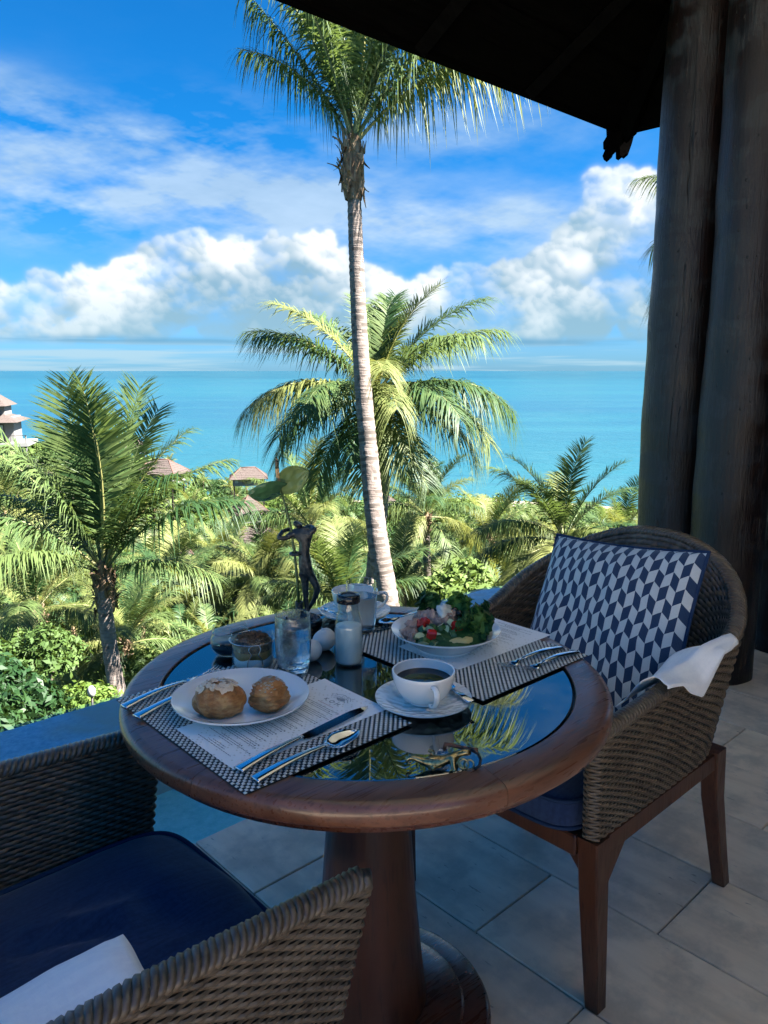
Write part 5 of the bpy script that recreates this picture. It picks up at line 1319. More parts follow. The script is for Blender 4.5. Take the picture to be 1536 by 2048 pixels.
RR = [0.0172, 0.0120, 0.0135, 0.0140, 0.0070, 0.0118, 0.0100, 0.0092, 0.0055, 0.0048, 0.0045, 0.0045, 0.0095, 0.0055, 0.0045, 0.0045, 0.0100, 0.0068, 0.0050, 0.0048, 0.0098, 0.0078, 0.0052, 0.0045, 0.0045]
skin('figure', V, E_, RR, M_bronze, st)
b = MB(); c = fg(587, 1100, -0.006); b.tube([c + SP(0.011 * math.cos(t_) , 0.011 * math.sin(t_), 0) for t_ in np.linspace(0, 2 * math.pi, 24, endpoint=False)], 0.0032, 8, closed=True); b.tube([c + SP(0.010, 0.002, 0), fg(603, 1098)], 0.004, 6); b.obj('stem_ring', M_bronze, st)
b = MB(); c0 = fg(592, 1222, -0.006); M_ = Matrix.Translation(c0); b.lathe([(0.0, 0.0), (0.0085, 0.0), (0.0085, 0.026), (0.0065, 0.026), (0.0065, 0.004)], 24, M=M_); b.obj('flower_tube', M_bronze, st, auto=50)
fl = thing('anthurium', 'green anthurium flower on a tall stem in the figurine tube', 'flower', SB)
stem = [fg(592, 1210, -0.006), fg(590, 1160, -0.006), fg(585, 1100, -0.006), fg(579, 1050, -0.006), fg(568, 1000, -0.006), fg(560, 972, -0.006)]
b = MB(); b.tube(stem, [0.0031, 0.0030, 0.0028, 0.0026, 0.0024, 0.0022], 8); b.obj('stem', M_stem, fl)
def petal(base, tip, wid, bowl, m, name, fwd):
    ax = tip - base; L = ax.length; ax.normalize(); side = ax.cross(SP(0, 1, 0)).normalized(); up = side.cross(ax)
    side = (side + fwd * up).normalized(); up = side.cross(ax)
    b = MB()
    def fn(i, j):
        s = 2 * j - 1; w = wid * (math.sin(math.pi * (0.10 + 0.90 * i)) ** 0.75 if i < 1 else 0) * (1.05 - 0.25 * i); back = -0.16 * L * (1 - i) ** 3 * abs(s) 
        return tuple(base + ax * (L * i + back) + side * (w * s) + up * (bowl * (1 - s * s) * math.sin(math.pi * i) + 0.004 * mnoise.noise(Vector((i * 4, s * 4, L * 90)))))
    b.grid(fn, 24, 18); o = b.obj(name, m, fl); so = o.modifiers.new('thickness', 'SOLIDIFY'); so.thickness = 0.0008
J = fg(560, 970, -0.006)
petal(J + SP(0.001, 0, -0.002), fg(500, 976, -0.040), 0.034, -0.008, M_anth, 'spathe', 0.9)
petal(J + SP(0.002, 0.002, 0.006), fg(613, 938, 0.024), 0.031, 0.006, M_anth2, 'spathe', -0.25)
b = MB(); b.tube([J, fg(555, 950, -0.006), fg(554, 930, -0.006), fg(553.5, 912, -0.006)], [0.0028, 0.0040, 0.0040, 0.0022], 10); b.obj('spadix', M_spadix, fl)
b = MB(); b.tube([fg(554, 931, -0.006), fg(553.5, 920, -0.006), fg(553, 909, -0.006)], [0.0042, 0.0040, 0.0012], 10); b.obj('spadix_tip', M_spadix_tip, fl)

# ---- brass gecko key fob
G0 = on(885, 1537, GZ); gk = thing('gecko_key_fob', 'aged brass gecko key holder with leather strap and glass bead', 'key fob', (G0.x, G0.y, GZ))
GS = 1.10 / F_PX
def gp(px_, py_, z): return SP((px_ - 885) * GS, 0, 0) + SP(0, (1537 - py_) * GS * 1.2, 0) * 0.0 + SP(0, 0, z)
def g2(px_, f_, z): return SP((px_ - 885) * GS, f_, z)
V = [g2(868, 0, 0.010), g2(885, 0.001, 0.011), g2(905, 0.004, 0.016), g2(922, 0.006, 0.021), g2(934, 0.007, 0.022), g2(944, 0.008, 0.019),
     g2(850, -0.001, 0.010), g2(836, 0, 0.014), g2(822, 0.001, 0.017), g2(812, 0.001, 0.013), g2(814, 0.001, 0.008), g2(822, 0.001, 0.007),
     g2(864, -0.012, 0.004), g2(866, 0.010, 0.020), g2(856, 0.013, 0.022), g2(905, -0.010, 0.008), g2(908, -0.016, 0.003), g2(912, 0.016, 0.012), g2(918, 0.020, 0.003)]
E_ = [(0, 1), (1, 2), (2, 3), (3, 4), (4, 5), (0, 6), (6, 7), (7, 8), (8, 9), (9, 10), (10, 11), (0, 12), (0, 13), (13, 14), (2, 15), (15, 16), (2, 17), (17, 18)]
RR = [0.0075, 0.0080, 0.0068, 0.0048, 0.0058, 0.0030, 0.0060, 0.0045, 0.0036, 0.0030, 0.0026, 0.0020, 0.0032, 0.0036, 0.0028, 0.0038, 0.0034, 0.0036, 0.0030]
skin('gecko', V, E_, RR, M_brass, gk)
b = MB()
for c_x, f_, z_, r_ in ((926, -0.006, 0.010, 0.007), (938, 0.0, 0.006, 0.007)):
    b.tube([g2(c_x, f_, z_) + SP(r_ * math.cos(t_), r_ * 0.4 * math.sin(t_), 0.006 * math.sin(t_)) for t_ in np.linspace(0, 2 * math.pi, 20, endpoint=False)], 0.0014, 6, closed=True)
b.obj('key_rings', M_brass, gk)
b = MB(); b.tube([g2(890, 0.022, 0.018), g2(893, 0.022, 0.026), g2(905, 0.022, 0.025), g2(925, 0.020, 0.022), g2(945, 0.016, 0.021), g2(957, 0.012, 0.022)], [0.0035, 0.0036, 0.0030, 0.0028, 0.0030, 0.0036], 8, flat=0.5); b.obj('leather_strap', M_leather, gk)
b = MB(); b.tube([g2(945, 0.014, 0.021), g2(957, 0.010, 0.018), g2(962, 0.004, 0.012), g2(958, -0.004, 0.006), g2(948, -0.008, 0.003)], 0.0022, 8); b.obj('cord', M_cord, gk)
b = MB(); b.grid(lambda i, j: tuple(g2(888, 0.026, 0.009) + Vector((0.0095 * math.sin(math.pi * j) * math.cos(2 * math.pi * i), 0.0085 * math.sin(math.pi * j) * math.sin(2 * math.pi * i), 0.0085 * math.cos(math.pi * j))) * (1 + 0.05 * math.sin(5 * 2 * math.pi * i))), 16, 10, closed_u=True, flip=True); b.obj('glass_bead', M_crystal, gk)

# ------------------------------------------------------------------ coconut palms
def frond_mesh(L, elev, bend, pairs, seed, m_leaf, m_rib, leaf_l=0.24, leaf_w=0.042, segs=3, fold=0.55, droop=0.55, rib_n=6, ragged=0.1):
    """one frond leaving the origin in the +x / +z plane; gravity droops it towards -z"""
    g = np.random.default_rng(seed); n = 40
    s = np.linspace(0, 1, n); ang = elev - bend * s ** 1.5
    dx = np.cos(ang) * L / (n - 1); dz = np.sin(ang) * L / (n - 1)
    X = np.r_[0, np.cumsum(dx[:-1])]; Z = np.r_[0, np.cumsum(dz[:-1])]
    side_sway = 0.07 * L * np.sin(s * 2.2 + g.uniform(0, 6)) * s
    path = np.c_[X, side_sway - side_sway[0], Z]
    r0 = 0.030 * L / 3.4; rad = r0 * (1 - 0.93 * s ** 0.8) + 0.0025 + 0.03 * L / 3.4 * np.clip(1 - s * 14, 0, 1)
    b = MB(); step = [0, 2, 5, 9, 14, 20, 26, 32, 36, 39]; b.tube([Vector(path[k]) for k in step], [rad[k] for k in step], 5)
    rv = np.array(b.v, np.float32); rf = [f for f in b.f if len(f) == 4]
    tan = np.gradient(path, axis=0); tan /= np.linalg.norm(tan, axis=1)[:, None]
    sv = np.cross(tan, [0, 0, 1.0]); sv /= np.maximum(np.linalg.norm(sv, axis=1), 1e-3)[:, None]
    sv[np.abs(tan[:, 2]) > 0.97] = [0, -1, 0]
    up = np.cross(sv, tan)
    t = np.repeat(np.linspace(0.17, 0.995, pairs), 2); sgn = np.tile([1.0, -1.0], pairs)
    t = np.clip(t + g.normal(0, 0.004, len(t)), 0.15, 0.998)
    def ip(a): return np.stack([np.interp(t, s, a[:, k]) for k in range(3)], 1)
    p = ip(path); T = ip(tan); S = ip(sv) * sgn[:, None]; U = ip(up)
    ll = L * leaf_l * (0.35 + 0.65 * np.sin(np.pi * np.clip((t - 0.10) / 0.95, 0, 1)) ** 0.7) * g.uniform(1 - ragged * 1.5, 1.0 + ragged, len(t))
    gap = (np.sin(t * 37 + g.uniform(0, 6)) + np.sin(t * 91 + g.uniform(0, 6)) > 1.55) & (g.random(len(t)) < 0.8); ll = np.where(gap, ll * g.uniform(0.25, 0.6, len(t)), ll)
    fwd = 0.45 + 0.55 * t + g.normal(0, 0.11, len(t)); lift = fold * (1 - 0.6 * t) + g.normal(0, 0.17, len(t))
    d = S + T * fwd[:, None] + U * lift[:, None]; d /= np.linalg.norm(d, axis=1)[:, None]
    wv = np.cross(d, U); wv /= np.maximum(np.linalg.norm(wv, axis=1), 1e-6)[:, None]
    wd = leaf_w * L / 3.4 * (0.55 + 0.45 * np.sin(np.pi * t))
    dr = droop * g.uniform(0.5, 1.6, len(t))
    rings = []
    for k in range(segs + 1):
        q = k / segs; c = p + d * (ll * q)[:, None]; c[:, 2] -= dr * ll * q ** 2 * 0.75
        w = wd * (1 - q ** 2.2) * (0.55 + 0.9 * min(1, q * 2.5 + 0.2)) * 0.5
        if k < segs: rings += [c - wv * w[:, None], c + wv * w[:, None]]
        else: rings += [c]
    N = len(t); V = np.concatenate(rings); q4 = []
    o = np.arange(N)
    for k in range(segs - 1): q4.append(np.c_[2 * k * N + o, (2 * k + 1) * N + o, (2 * k + 3) * N + o, (2 * k + 2) * N + o])
    k = segs - 1; tri = np.c_[2 * k * N + o, (2 * k + 1) * N + o, (2 * k + 2) * N + o]
    q4 = np.concatenate(q4) if q4 else np.zeros((0, 4), int)
    nb = len(V); F4 = np.concatenate([q4, np.array(rf) + nb]); V = np.concatenate([V, rv])
    mi = np.r_[np.zeros(len(q4), int), np.ones(len(rf), int), np.zeros(len(tri), int)]
    return V, F4, tri, mi
def frond_obj_mesh(*a, **k):
    m_leaf, m_rib = a[5], a[6]; V, F4, F3, mi = frond_mesh(*a, **k)
    return np_mesh('frond', V, F4, F3, [m_leaf, m_rib], mi)

# fronds for the near palms, by how steeply they leave the crown
NEAR = {}
def near_frond(el_deg, yellow, var, bend_=None, droop_=None):
    key = (int(round(el_deg / 12)), yellow, var, bend_, droop_)
    if key not in NEAR:
        e = key[0] * 12
        bend = R(30 + (88 - e) * 0.62) if e > 20 else R(72)
        droop = 0.22 + 1.0 * smooth01(78, 30, e)
        if bend_ is not None: bend, droop = R(bend_), droop_
        NEAR[key] = frond_obj_mesh(3.4, R(e), bend * (1.0 + 0.12 * var), 112, 100 + key[0] * 7 + var * 3 + yellow, M_frond_y if yellow else M_frond, M_rachis if yellow or var else M_rachis_g, 0.27, 0.031, 3, 0.5, droop)
    return NEAR[key]
def trunk_mesh(pts, rad, seed, rings=True, n=14):
    """tapering trunk with leaf scars as real steps"""
    P_ = np.array([tuple(p) for p in pts]); d = np.r_[0, np.cumsum(np.linalg.norm(np.diff(P_, axis=0), axis=1))]
    L = d[-1]; N = max(6, int(L / 0.055)) if rings else 12; f = np.linspace(0, L, N); g = np.random.default_rng(seed)
    C_ = np.stack([np.interp(f, d, P_[:, k]) for k in range(3)], 1)
    if rings:                                        # smooth the polyline
        for _ in range(20): C_[1:-1] = (C_[:-2] + C_[1:-1] * 2 + C_[2:]) / 4
    r = np.interp(f, d, rad)
    if rings: r = r * (1 + 0.055 * (np.arange(N) % 2) + g.normal(0, 0.018, N))
    b = MB(); b.tube([Vector(c) for c in C_], list(r), n)
    if rings:
        b.m = [0] * len(b.m)
        for k in range(N - 1):
            if k % 2 == 1 and g.random() < 0.45:
                for j in range(n):
                    if g.random() < 0.65: b.m[k * n + j] = 1
    return b.mesh('trunk', [M_trunk, M_ringdark], True)
def boots_mesh(r, h, seed, n=64):
    """ragged fibrous leaf bases round the top of the trunk"""
    g = random.Random(seed); b = MB()
    b.lathe([(r * 0.85, -h * 0.1), (r * 1.02, h * 0.2), (r * 1.0, h * 0.6), (r * 0.75, h * 0.95), (r * 0.25, h * 1.2)], 16, wob=lambda rr, z, a: rr * (1 + 0.16 * mnoise.noise(Vector((math.cos(a) * 2 + seed, math.sin(a) * 2, z * 5)))))
    for k in range(n):
        a = g.uniform(0, 6.283); z0 = g.uniform(-0.05, 0.85) * h; L = g.uniform(0.18, 0.5) * h; w = r * g.uniform(0.16, 0.5); out_ = g.choice([0.15, 0.25, 0.4, 0.7, 1.3]) * g.uniform(0.7, 1.2); dn = -1 if g.random() < 0.18 else 1
        M_ = Matrix.Rotation(a, 4, 'Z') @ Matrix.Rotation(g.uniform(-0.35, 0.35), 4, 'X')
        pts = []
        for i in range(5):
            q = i / 4; rr = r * (1.0 + out_ * q ** 1.5); z = dn * L * q * (1 - 0.45 * q * min(1, out_)); ww = w * (1 - 0.75 * q) * g.uniform(0.6, 1.25)
            pts += [(rr, -ww, z), (rr + 0.03 * (1 - q), 0, z + g.uniform(-0.01, 0.02)), (rr, ww, z + g.uniform(-0.015, 0.015))]
        b.add([M_ @ Vector(p) + Vector((0, 0, z0)) for p in pts], [(3 * i + j, 3 * i + j + 1, 3 * i + j + 4, 3 * i + j + 3) for i in range(4) for j in range(2)])
    return b.mesh('leaf_bases', [M_boot], False)
def near_palm(label, base_pts, rads, crown_el, sc, seed, nfr=20, yellow=0.3, azs=None, boots=(0.2, 0.75), group=None, el_hi=84, el_lo=-8):
    """base_pts: world points from the foot to the crown"""
    top = base_pts[-1]; o = base_pts[0]
    root = thing('coconut_palm', label, 'palm tree', o, group=group)
    link('trunk', trunk_mesh([p - o for p in base_pts], rads, seed), root)
    g = random.Random(seed); lean = (base_pts[-1] - base_pts[-2]).normalized()
    link('leaf_bases', boots_mesh(boots[0], boots[1], seed), root, top - o - Vector((0, 0, boots[1] * 0.80)))
    fr = azs if azs is not None else [(k * 137.5 + g.uniform(-14, 14), el_hi - (el_hi - el_lo) * ((k + 0.5) / nfr) ** 1.05 + g.uniform(-6, 6), 0.80 + 0.25 * g.random()) for k in range(nfr)]
    for k, (az_, e_, l_, *st_) in enumerate(fr):
        y = g.random() < yellow * (1.4 if e_ < 30 else 0.6)
        fo = link('frond', near_frond(e_, int(y), k % 2, *st_), root, top - o + Vector((0, 0, 0.10 * e_ / 80)), (g.uniform(-0.12, 0.12), 0, R(az_)), sc * l_)
    return root
# azimuth 0 of a frond is +x; camera right is at RA degrees, camera forward at RA+90
RA = math.degrees(math.atan2(right_h.y, right_h.x))
def AZ(deg): return RA + deg          # 0 = to the right in the picture, 90 = away, 180 = left, 270 = towards the camera

tp = [at(782, 1260, 12.2), at(772, 1180, 12.3), at(758, 1100, 12.4), at(746, 1000, 12.6), at(737, 900, 12.8), at(728, 800, 12.9), at(721, 700, 13.0), at(716, 600, 13.1), at(712, 500, 13.2), at(708, 385, 13.3), at(706, 300, 13.3)]
tp = [P(0.15, 11.9, ground(0.15, 11.9) - 0.4)] + tp
near_palm('tallest coconut palm with slender ringed trunk rising above the table', tp, [0.25, 0.195, 0.18, 0.168, 0.158, 0.146, 0.138, 0.132, 0.124, 0.116, 0.106, 0.10], 0, 0.90, 3, yellow=0.3, boots=(0.17, 0.85),
          azs=[(AZ(180), 58, 0.95, 16, 1.5), (AZ(168), 62, 0.85, 46, 1.3), (AZ(200), 70, 1.0, 22, 1.3), (AZ(3), 46, 1.10, 52, 1.5), (AZ(-6), 60, 1.2, 62, 1.4), (AZ(22), 58, 0.95, 56, 1.4),
               (AZ(95), 84, 0.95, 10, 0.2), (AZ(268), 88, 1.15, 8, 0.15), (AZ(310), 72, 1.1, 40, 0.9), (AZ(240), 74, 1.05, 30, 0.9), (AZ(75), 64, 1.0, 44, 1.2), (AZ(130), 68, 1.0, 36, 1.1), (AZ(2), 78, 1.15, 44, 0.9), (AZ(184), 78, 1.1, 26, 0.9), (AZ(340), 76, 1.1, 46, 0.9)])
c = at(752, 800, 15.5); ft = P(0.0, 15.2, ground(0, 15.2) - 0.4)
near_palm('broad-crowned coconut palm directly behind the tall trunk over the sea', [ft, at(746, 1180, 15.2), at(752, 1100, 15.2), at(766, 960, 15.4), c], [0.22, 0.17, 0.16, 0.145, 0.13], 0, 0.88, 8, yellow=0.18, boots=(0.22, 0.9),
          azs=[(AZ(178), 44, 1.0), (AZ(186), 26, 0.95), (AZ(170), 58, 0.95), (AZ(196), 2, 0.85), (AZ(4), 46, 1.0), (AZ(-6), 30, 1.0), (AZ(12), 58, 1.0), (AZ(-20), 10, 0.9), (AZ(30), 66, 0.9), (AZ(90), 78, 0.85), (AZ(60), 74, 0.85), (AZ(120), 72, 0.85),
               (AZ(270), 40, 0.9), (AZ(300), 28, 0.95), (AZ(240), 30, 0.9), (AZ(320), 46, 0.95), (AZ(255), 6, 0.8), (AZ(285), -4, 0.85), (AZ(220), 14, 0.85), (AZ(340), 6, 0.85), (AZ(150), 60, 0.9), (AZ(45), 50, 0.95), (AZ(100), 50, 0.9), (AZ(210), 52, 0.95), (AZ(265), -20, 0.8, 40, 0.9), (AZ(300), -26, 0.8, 36, 0.9), (AZ(235), -22, 0.8, 38, 0.9), (AZ(275), 20, 0.85, 60, 1.4), (AZ(330), 24, 0.9, 60, 1.5), (AZ(205), 22, 0.9, 60, 1.5)])
c = at(207, 1150, 13.0); ft = P((245 - 768) / F_PX * 12.5, 12.4, 0); ft.z = ground((245 - 768) / F_PX * 12.5, 12.4) - 0.3
near_palm('young palm with tall upright dark fronds at the left edge of the pool', [ft, at(238, 1400, 12.5), at(222, 1310, 12.7), at(210, 1220, 12.9), c], [0.165, 0.14, 0.13, 0.122, 0.118], 0, 0.97, 15, yellow=0.10, boots=(0.17, 0.75),
          azs=[(AZ(100), 86, 1.0, 10, 0.15), (AZ(262), 84, 1.0, 12, 0.15), (AZ(350), 84, 0.98, 14, 0.15), (AZ(300), 80, 0.95, 16, 0.2), (AZ(60), 76, 0.92, 20, 0.3), (AZ(176), 58, 0.98, 34, 0.7), (AZ(188), 70, 0.95, 40, 0.8), (AZ(205), 50, 0.9, 56, 1.1), (AZ(168), 44, 0.85, 50, 1.0), (AZ(4), 58, 0.92, 44, 0.7), (AZ(-10), 44, 0.95, 56, 0.9), (AZ(18), 66, 0.88, 34, 0.5), (AZ(-34), 60, 0.85, 44, 0.8), (AZ(130), 66, 0.88, 36, 0.6), (AZ(240), 40, 0.75, 60, 1.0), (AZ(-20), 24, 0.7, 50, 1.0), (AZ(200), 22, 0.7, 56, 1.1)])
def quick_palm(label, px, py, Y, sc, seed, nfr=17, yellow=0.4, foot_dx=0.0, rad=0.15, group=None, **kw):
    c = at(px, py, Y); x = (px - 768) / F_PX * Y + foot_dx; ft = P(x, Y - 0.2, ground(x, Y) - 0.3); 
    if ft.z > c.z - 1.0: ft.z = c.z - 1.5
    mid = ft.lerp(c, 0.5) + P(foot_dx * 0.15, 0, 0)
    return near_palm(label, [ft, mid, ft.lerp(c, 0.86) - P(foot_dx * 0.08, 0, 0), c], [rad * 1.35, rad * 1.08, rad, rad * 0.92], 0, sc, seed, nfr, yellow, None, (rad * 1.25, 0.65), group, **kw)
quick_palm('green palm standing alone before the sea, left of the log posts', 1128, 1085, 22.0, 0.92, 21, 18, 0.45, 0.4, 0.16)
quick_palm('slim palm with a straight grey trunk right of the tall palm', 853, 1035, 27.0, 0.78, 22, 16, 0.45, 0.12, 0.12)
quick_palm('yellowing palm just behind the bronze figurine', 622, 1060, 29.0, 1.0, 23, 18, 0.75, -0.3, 0.17)
quick_palm('palm with upright feathery fronds right behind the milk bottle', 690, 1235, 19.0, 0.82, 24, 15, 0.6, 0.2, 0.15, el_lo=25)
quick_palm('low palm with arching fronds at the far left edge', 72, 1225, 18.0, 0.72, 25, 16, 0.5, -0.1, 0.14)
quick_palm('star-shaped drooping palm crown just above the table rim at left', 252, 1290, 20.0, 0.70, 26, 15, 0.5, 0.1, 0.13)
quick_palm('palm hidden behind the log posts with one frond showing left', 1492, 455, 20.0, 0.86, 27, 15, 0.35, 0.3, 0.16)
quick_palm('pale palm in the gap between the slim palm and the lone palm', 978, 1080, 30.0, 0.85, 28, 16, 0.55, 0.2, 0.14)
quick_palm('feathery palm low behind the salad bowl', 800, 1185, 22.0, 0.66, 29, 14, 0.45, 0.1, 0.13, el_lo=10)
quick_palm('broad palm in front of the near thatched pyramid roof', 335, 1190, 33.0, 1.0, 30, 17, 0.55, 0.2, 0.16)
quick_palm('palm with curved yellow midribs left of the figurine', 440, 1135, 40.0, 0.95, 31, 17, 0.6, -0.2, 0.15)
quick_palm('palm between the syrup jar and the figurine stem', 525, 1165, 28.0, 0.74, 32, 16, 0.55, 0.2, 0.13)
quick_palm('palm in the second row left of the young upright palm', 10, 1030, 38.0, 0.95, 33, 17, 0.5, 0.1, 0.14)
quick_palm('palm half hidden by the near log post and chair back', 1240, 1090, 30.0, 0.78, 34, 16, 0.5, 0.2, 0.14)

# palms farther down the slope: a few whole crowns, copied
def crown_mesh(seed, nfr, L, pairs, m1, m2, lw):
    g = random.Random(seed); Vs, Q, T_, MI4, MI3 = [], [], [], [], []; k0 = 0
    for k in range(nfr):
        e = 82 - 92 * ((k + 0.5) / nfr) + g.uniform(-6, 6); a = R(k * 137.5 + g.uniform(-12, 12)); sc = g.uniform(0.8, 1.05)
        V, F4, F3, mi = frond_mesh(L * sc, R(e), R(32 + (88 - e) * 0.6), pairs, seed * 31 + k, None, None, 0.26, lw, 2, 0.45, 0.3 + 0.6 * smooth01(75, 10, e))
        c, s = math.cos(a), math.sin(a); V = V @ np.array([[c, s, 0], [-s, c, 0], [0, 0, 1]])
        n4 = len(F4); Vs.append(V); Q.append(F4 + k0); T_.append(F3 + k0); y = 2 if g.random() < 0.45 else 0
        mi = np.where(mi == 1, 1, y); MI4.append(mi[:n4]); MI3.append(mi[n4:]); k0 += len(V)
    return np_mesh('crown', np.concatenate(Vs), np.concatenate(Q), np.concatenate(T_), [m1, M_rachis, m2], np.r_[np.concatenate(MI4), np.concatenate(MI3)])
CROWNS = [crown_mesh(40 + k, 14 + k % 3, 3.3, 34, M_frond, M_frond_y, 0.085) for k in range(5)]
TRUNKS = []
for k in range(3):
    g = random.Random(k); b = MB(); bx, by = g.uniform(-0.6, 0.6), g.uniform(-0.4, 0.4)
    b.tube([Vector((bx * (1 - q) ** 2, by * (1 - q) ** 2, -7.0 + 7.0 * q)) for q in np.linspace(0, 1, 9)], list(np.linspace(0.17, 0.11, 9)), 8); b.lathe([(0.12, -0.9), (0.22, -0.45), (0.18, 0.0), (0.06, 0.35)], 8, 1); TRUNKS.append(b.mesh('trunk', [M_trunk, M_boot]))
far_labels = [(20, 45, 'small palm in the band behind the front palms', 'palms in the near band of the slope'), (45, 80, 'palm in the middle of the hillside among the thatched roofs', 'palms on the middle of the slope'), (80, 400, 'tiny palm far down the hillside close to the sea', 'palms far down the slope')]
def far_palm(x, y, cz, sc, seed):
    g = random.Random(seed); lab = [l for l in far_labels if l[0] <= y < l[1]]
    if not lab: return
    root = thing('coconut_palm', lab[0][2], 'palm tree', P(x, y, cz), g.uniform(0, 6.28), lab[0][3])
    root.scale = (sc * 0.80, sc * 0.80, sc * 0.86)
    link('crown', CROWNS[seed % 5], root); link('trunk', TRUNKS[seed % 3], root)
def limit_px(px, y):
    """highest picture row that filler vegetation may reach at distance y, so that roofs, headland and sea stay in view"""
    near = 955 + 4300 / y
    head = float(np.interp(px, [0, 60, 140, 260, 330, 420, 560, 640, 1000, 1300], [815, 822, 835, 885, 905, 935, 965, 985, 1005, 1020]))
    if y > 70: return max(head, min(near, head + 60) - (0 if y < 130 else 60))
    return max(near, head + 90)
def top_z(x, y, px=None):
    px = 768 + x / (y * math.cos(PITCH)) * F_PX
    d = ray(px, limit_px(px, y)); return CAM.z + d.z * y / d.y
VILLAS_AT = [(268, 95), (322, 78), (497, 98), (500, 62), (520, 46), (362, 44), (462, 23), (1085, 60), (768, 105), (10, 105), (40, 105)]
def hides_villa(x, y, top):
    px = 768 + x / (y * math.cos(PITCH)) * F_PX
    return any(abs(px - vp) < 34 + 900 / y and y < vd and y > vd * 0.35 for vp, vd in VILLAS_AT)
placed = []
gr = random.Random(5); tries = 0
while len(placed) < 165 and tries < 9000:
    tries += 1
    y = 28 * (330 / 28) ** (gr.random() ** 1.25); x = gr.uniform(-0.56, 0.40) * y
    if any(math.hypot(x - a, y - b_) < 1.7 + 0.042 * y for a, b_ in placed): continue
    z = ground(x, y)
    if z < SEA_Z + 1: continue
    sc = gr.uniform(0.85, 1.15); tz = top_z(x, y) - 2.2 * sc - gr.uniform(0, 0.02 * y)
    cz = min(z + gr.uniform(4.5, 8.0), tz)
    if hides_villa(x, y, cz) and cz > z + 1: cz -= 0.045 * y
    if cz < z + 0.6: continue
    placed.append((x, y))
    far_palm(x, y, cz, sc, tries)

extra = 0; tries = 20000
while extra < 115 and tries < 26000:
    tries += 1
    y = 22 * (75 / 22) ** gr.random(); x = gr.uniform(-0.53, 0.36) * y
    if any(math.hypot(x - a, y - b_) < 1.1 + 0.020 * y for a, b_ in placed): continue
    sc = gr.uniform(0.55, 0.85); z = ground(x, y); cz = min(z + gr.uniform(2.5, 6.0), top_z(x, y) - 2.0 * sc - gr.uniform(0, 0.03 * y))
    if hides_villa(x, y, cz): cz -= 0.05 * y
    if cz < z + 0.5: continue
    placed.append((x, y)); extra += 1; far_palm(x, y, cz, sc, tries)

# ------------------------------------------------------------------ broadleaf trees and shrubs
def leaf_cloud(seed, blobs, per, ls, m=None, flat=0.75):
    """leaf blades scattered over the skins of several overlapping clumps"""
    g = np.random.default_rng(seed); C_, N_ = [], []
    for (cx, cy, cz, r) in blobs:
        n = int(per * r * r); d = g.standard_normal((n, 3)); d /= np.linalg.norm(d, axis=1)[:, None]; d[:, 2] = np.abs(d[:, 2]) * 1.1 - 0.35 * g.random(n)
        rr = r * (0.72 + 0.34 * g.random(n) ** 0.6) * (1 + 0.22 * np.sin(d[:, 0] * 5 + seed) * np.sin(d[:, 1] * 6 + 1) + 0.16 * np.sin(d[:, 2] * 9 + d[:, 0] * 7))
        C_.append(np.array([cx, cy, cz]) + d * rr[:, None] * np.array([1, 1, flat])); N_.append(d)
    c = np.concatenate(C_); nn = np.concatenate(N_); n = len(c)
    nn = nn + 0.75 * g.standard_normal((n, 3)) + np.array([0, 0, 0.45]); nn /= np.linalg.norm(nn, axis=1)[:, None]
    a = np.cross(nn, g.standard_normal((n, 3))); a /= np.linalg.norm(a, axis=1)[:, None]; b_ = np.cross(nn, a)
    s = ls * g.uniform(0.6, 1.25, n)[:, None]
    V = np.concatenate([c - a * s, c - b_ * s * 0.42 + nn * s * 0.10, c + a * s - nn * s * 0.22, c + b_ * s * 0.42 + nn * s * 0.10]); o = np.arange(n)
    return V, np.c_[o, n + o, 2 * n + o, 3 * n + o]
def clump_set(seed, n, R_, h):
    g = random.Random(seed); out_ = []
    for k in range(n):
        a = g.uniform(0, 6.283); r = R_ * math.sqrt(g.random()) * 0.75; out_.append((r * math.cos(a), r * math.sin(a), h * g.uniform(0.45, 1.0) * (1 - 0.35 * (r / R_) ** 2), R_ * g.uniform(0.30, 0.48)))
    return out_
TREES = []
for k in range(6):
    bl = clump_set(60 + k, 9, 2.6, 3.4); V, Q = leaf_cloud(60 + k, bl, 360, 0.20); m_ = [M_leaf, M_leaf2, M_leaf, M_leaf3, M_leaf, M_leaf2][k]
    cm = np_mesh('crown', V, Q, mats=[m_]); b = MB(); b.tube([(0, 0, -3.0), (0.1, 0, 0), (0.05, 0.1, 1.6)], [0.26, 0.20, 0.10], 8)
    for q in range(4): e = bl[q]; b.tube([(0.05, 0.05, 0.8), ((e[0]) * 0.5, e[1] * 0.5, e[2] * 0.62), (e[0], e[1], e[2])], [0.11, 0.07, 0.03], 6)
    TREES.append((cm, b.mesh('trunk', [M_bark])))
tree_kinds = ['dark green', 'bright yellow-green', 'dark green', 'deep green', 'dark green', 'bright yellow-green']
def tree(x, y, sc, k, label=None, group=None, dz=0.0):
    gz = ground(x, y); drop = min(0.0, top_z(x, y) - (gz + 4.6 * sc)) - (0.03 * y if hides_villa(x, y, 0) else 0)
    if drop < -3.4 * sc: return
    zone = 'near' if y < 45 else ('middle' if y < 100 else 'far')
    where = {'near': 'on the slope just beyond the pool', 'middle': 'among the thatched villas', 'far': 'far down the hill by the sea'}[zone]
    lab = label or ('%s leafy tree %s' % (tree_kinds[k], where)); grp = group or ('%s trees on the %s slope' % (tree_kinds[k], zone))
    root = thing('leafy_tree', lab, 'tree', P(x, y, ground(x, y) + 0.8 * sc + dz + drop), gr.uniform(0, 6.28), grp); root.scale = (sc, sc, sc * gr.uniform(0.85, 1.15))
    link('crown', TREES[k][0], root); link('trunk', TREES[k][1], root)
tp_ = []; tries = 0
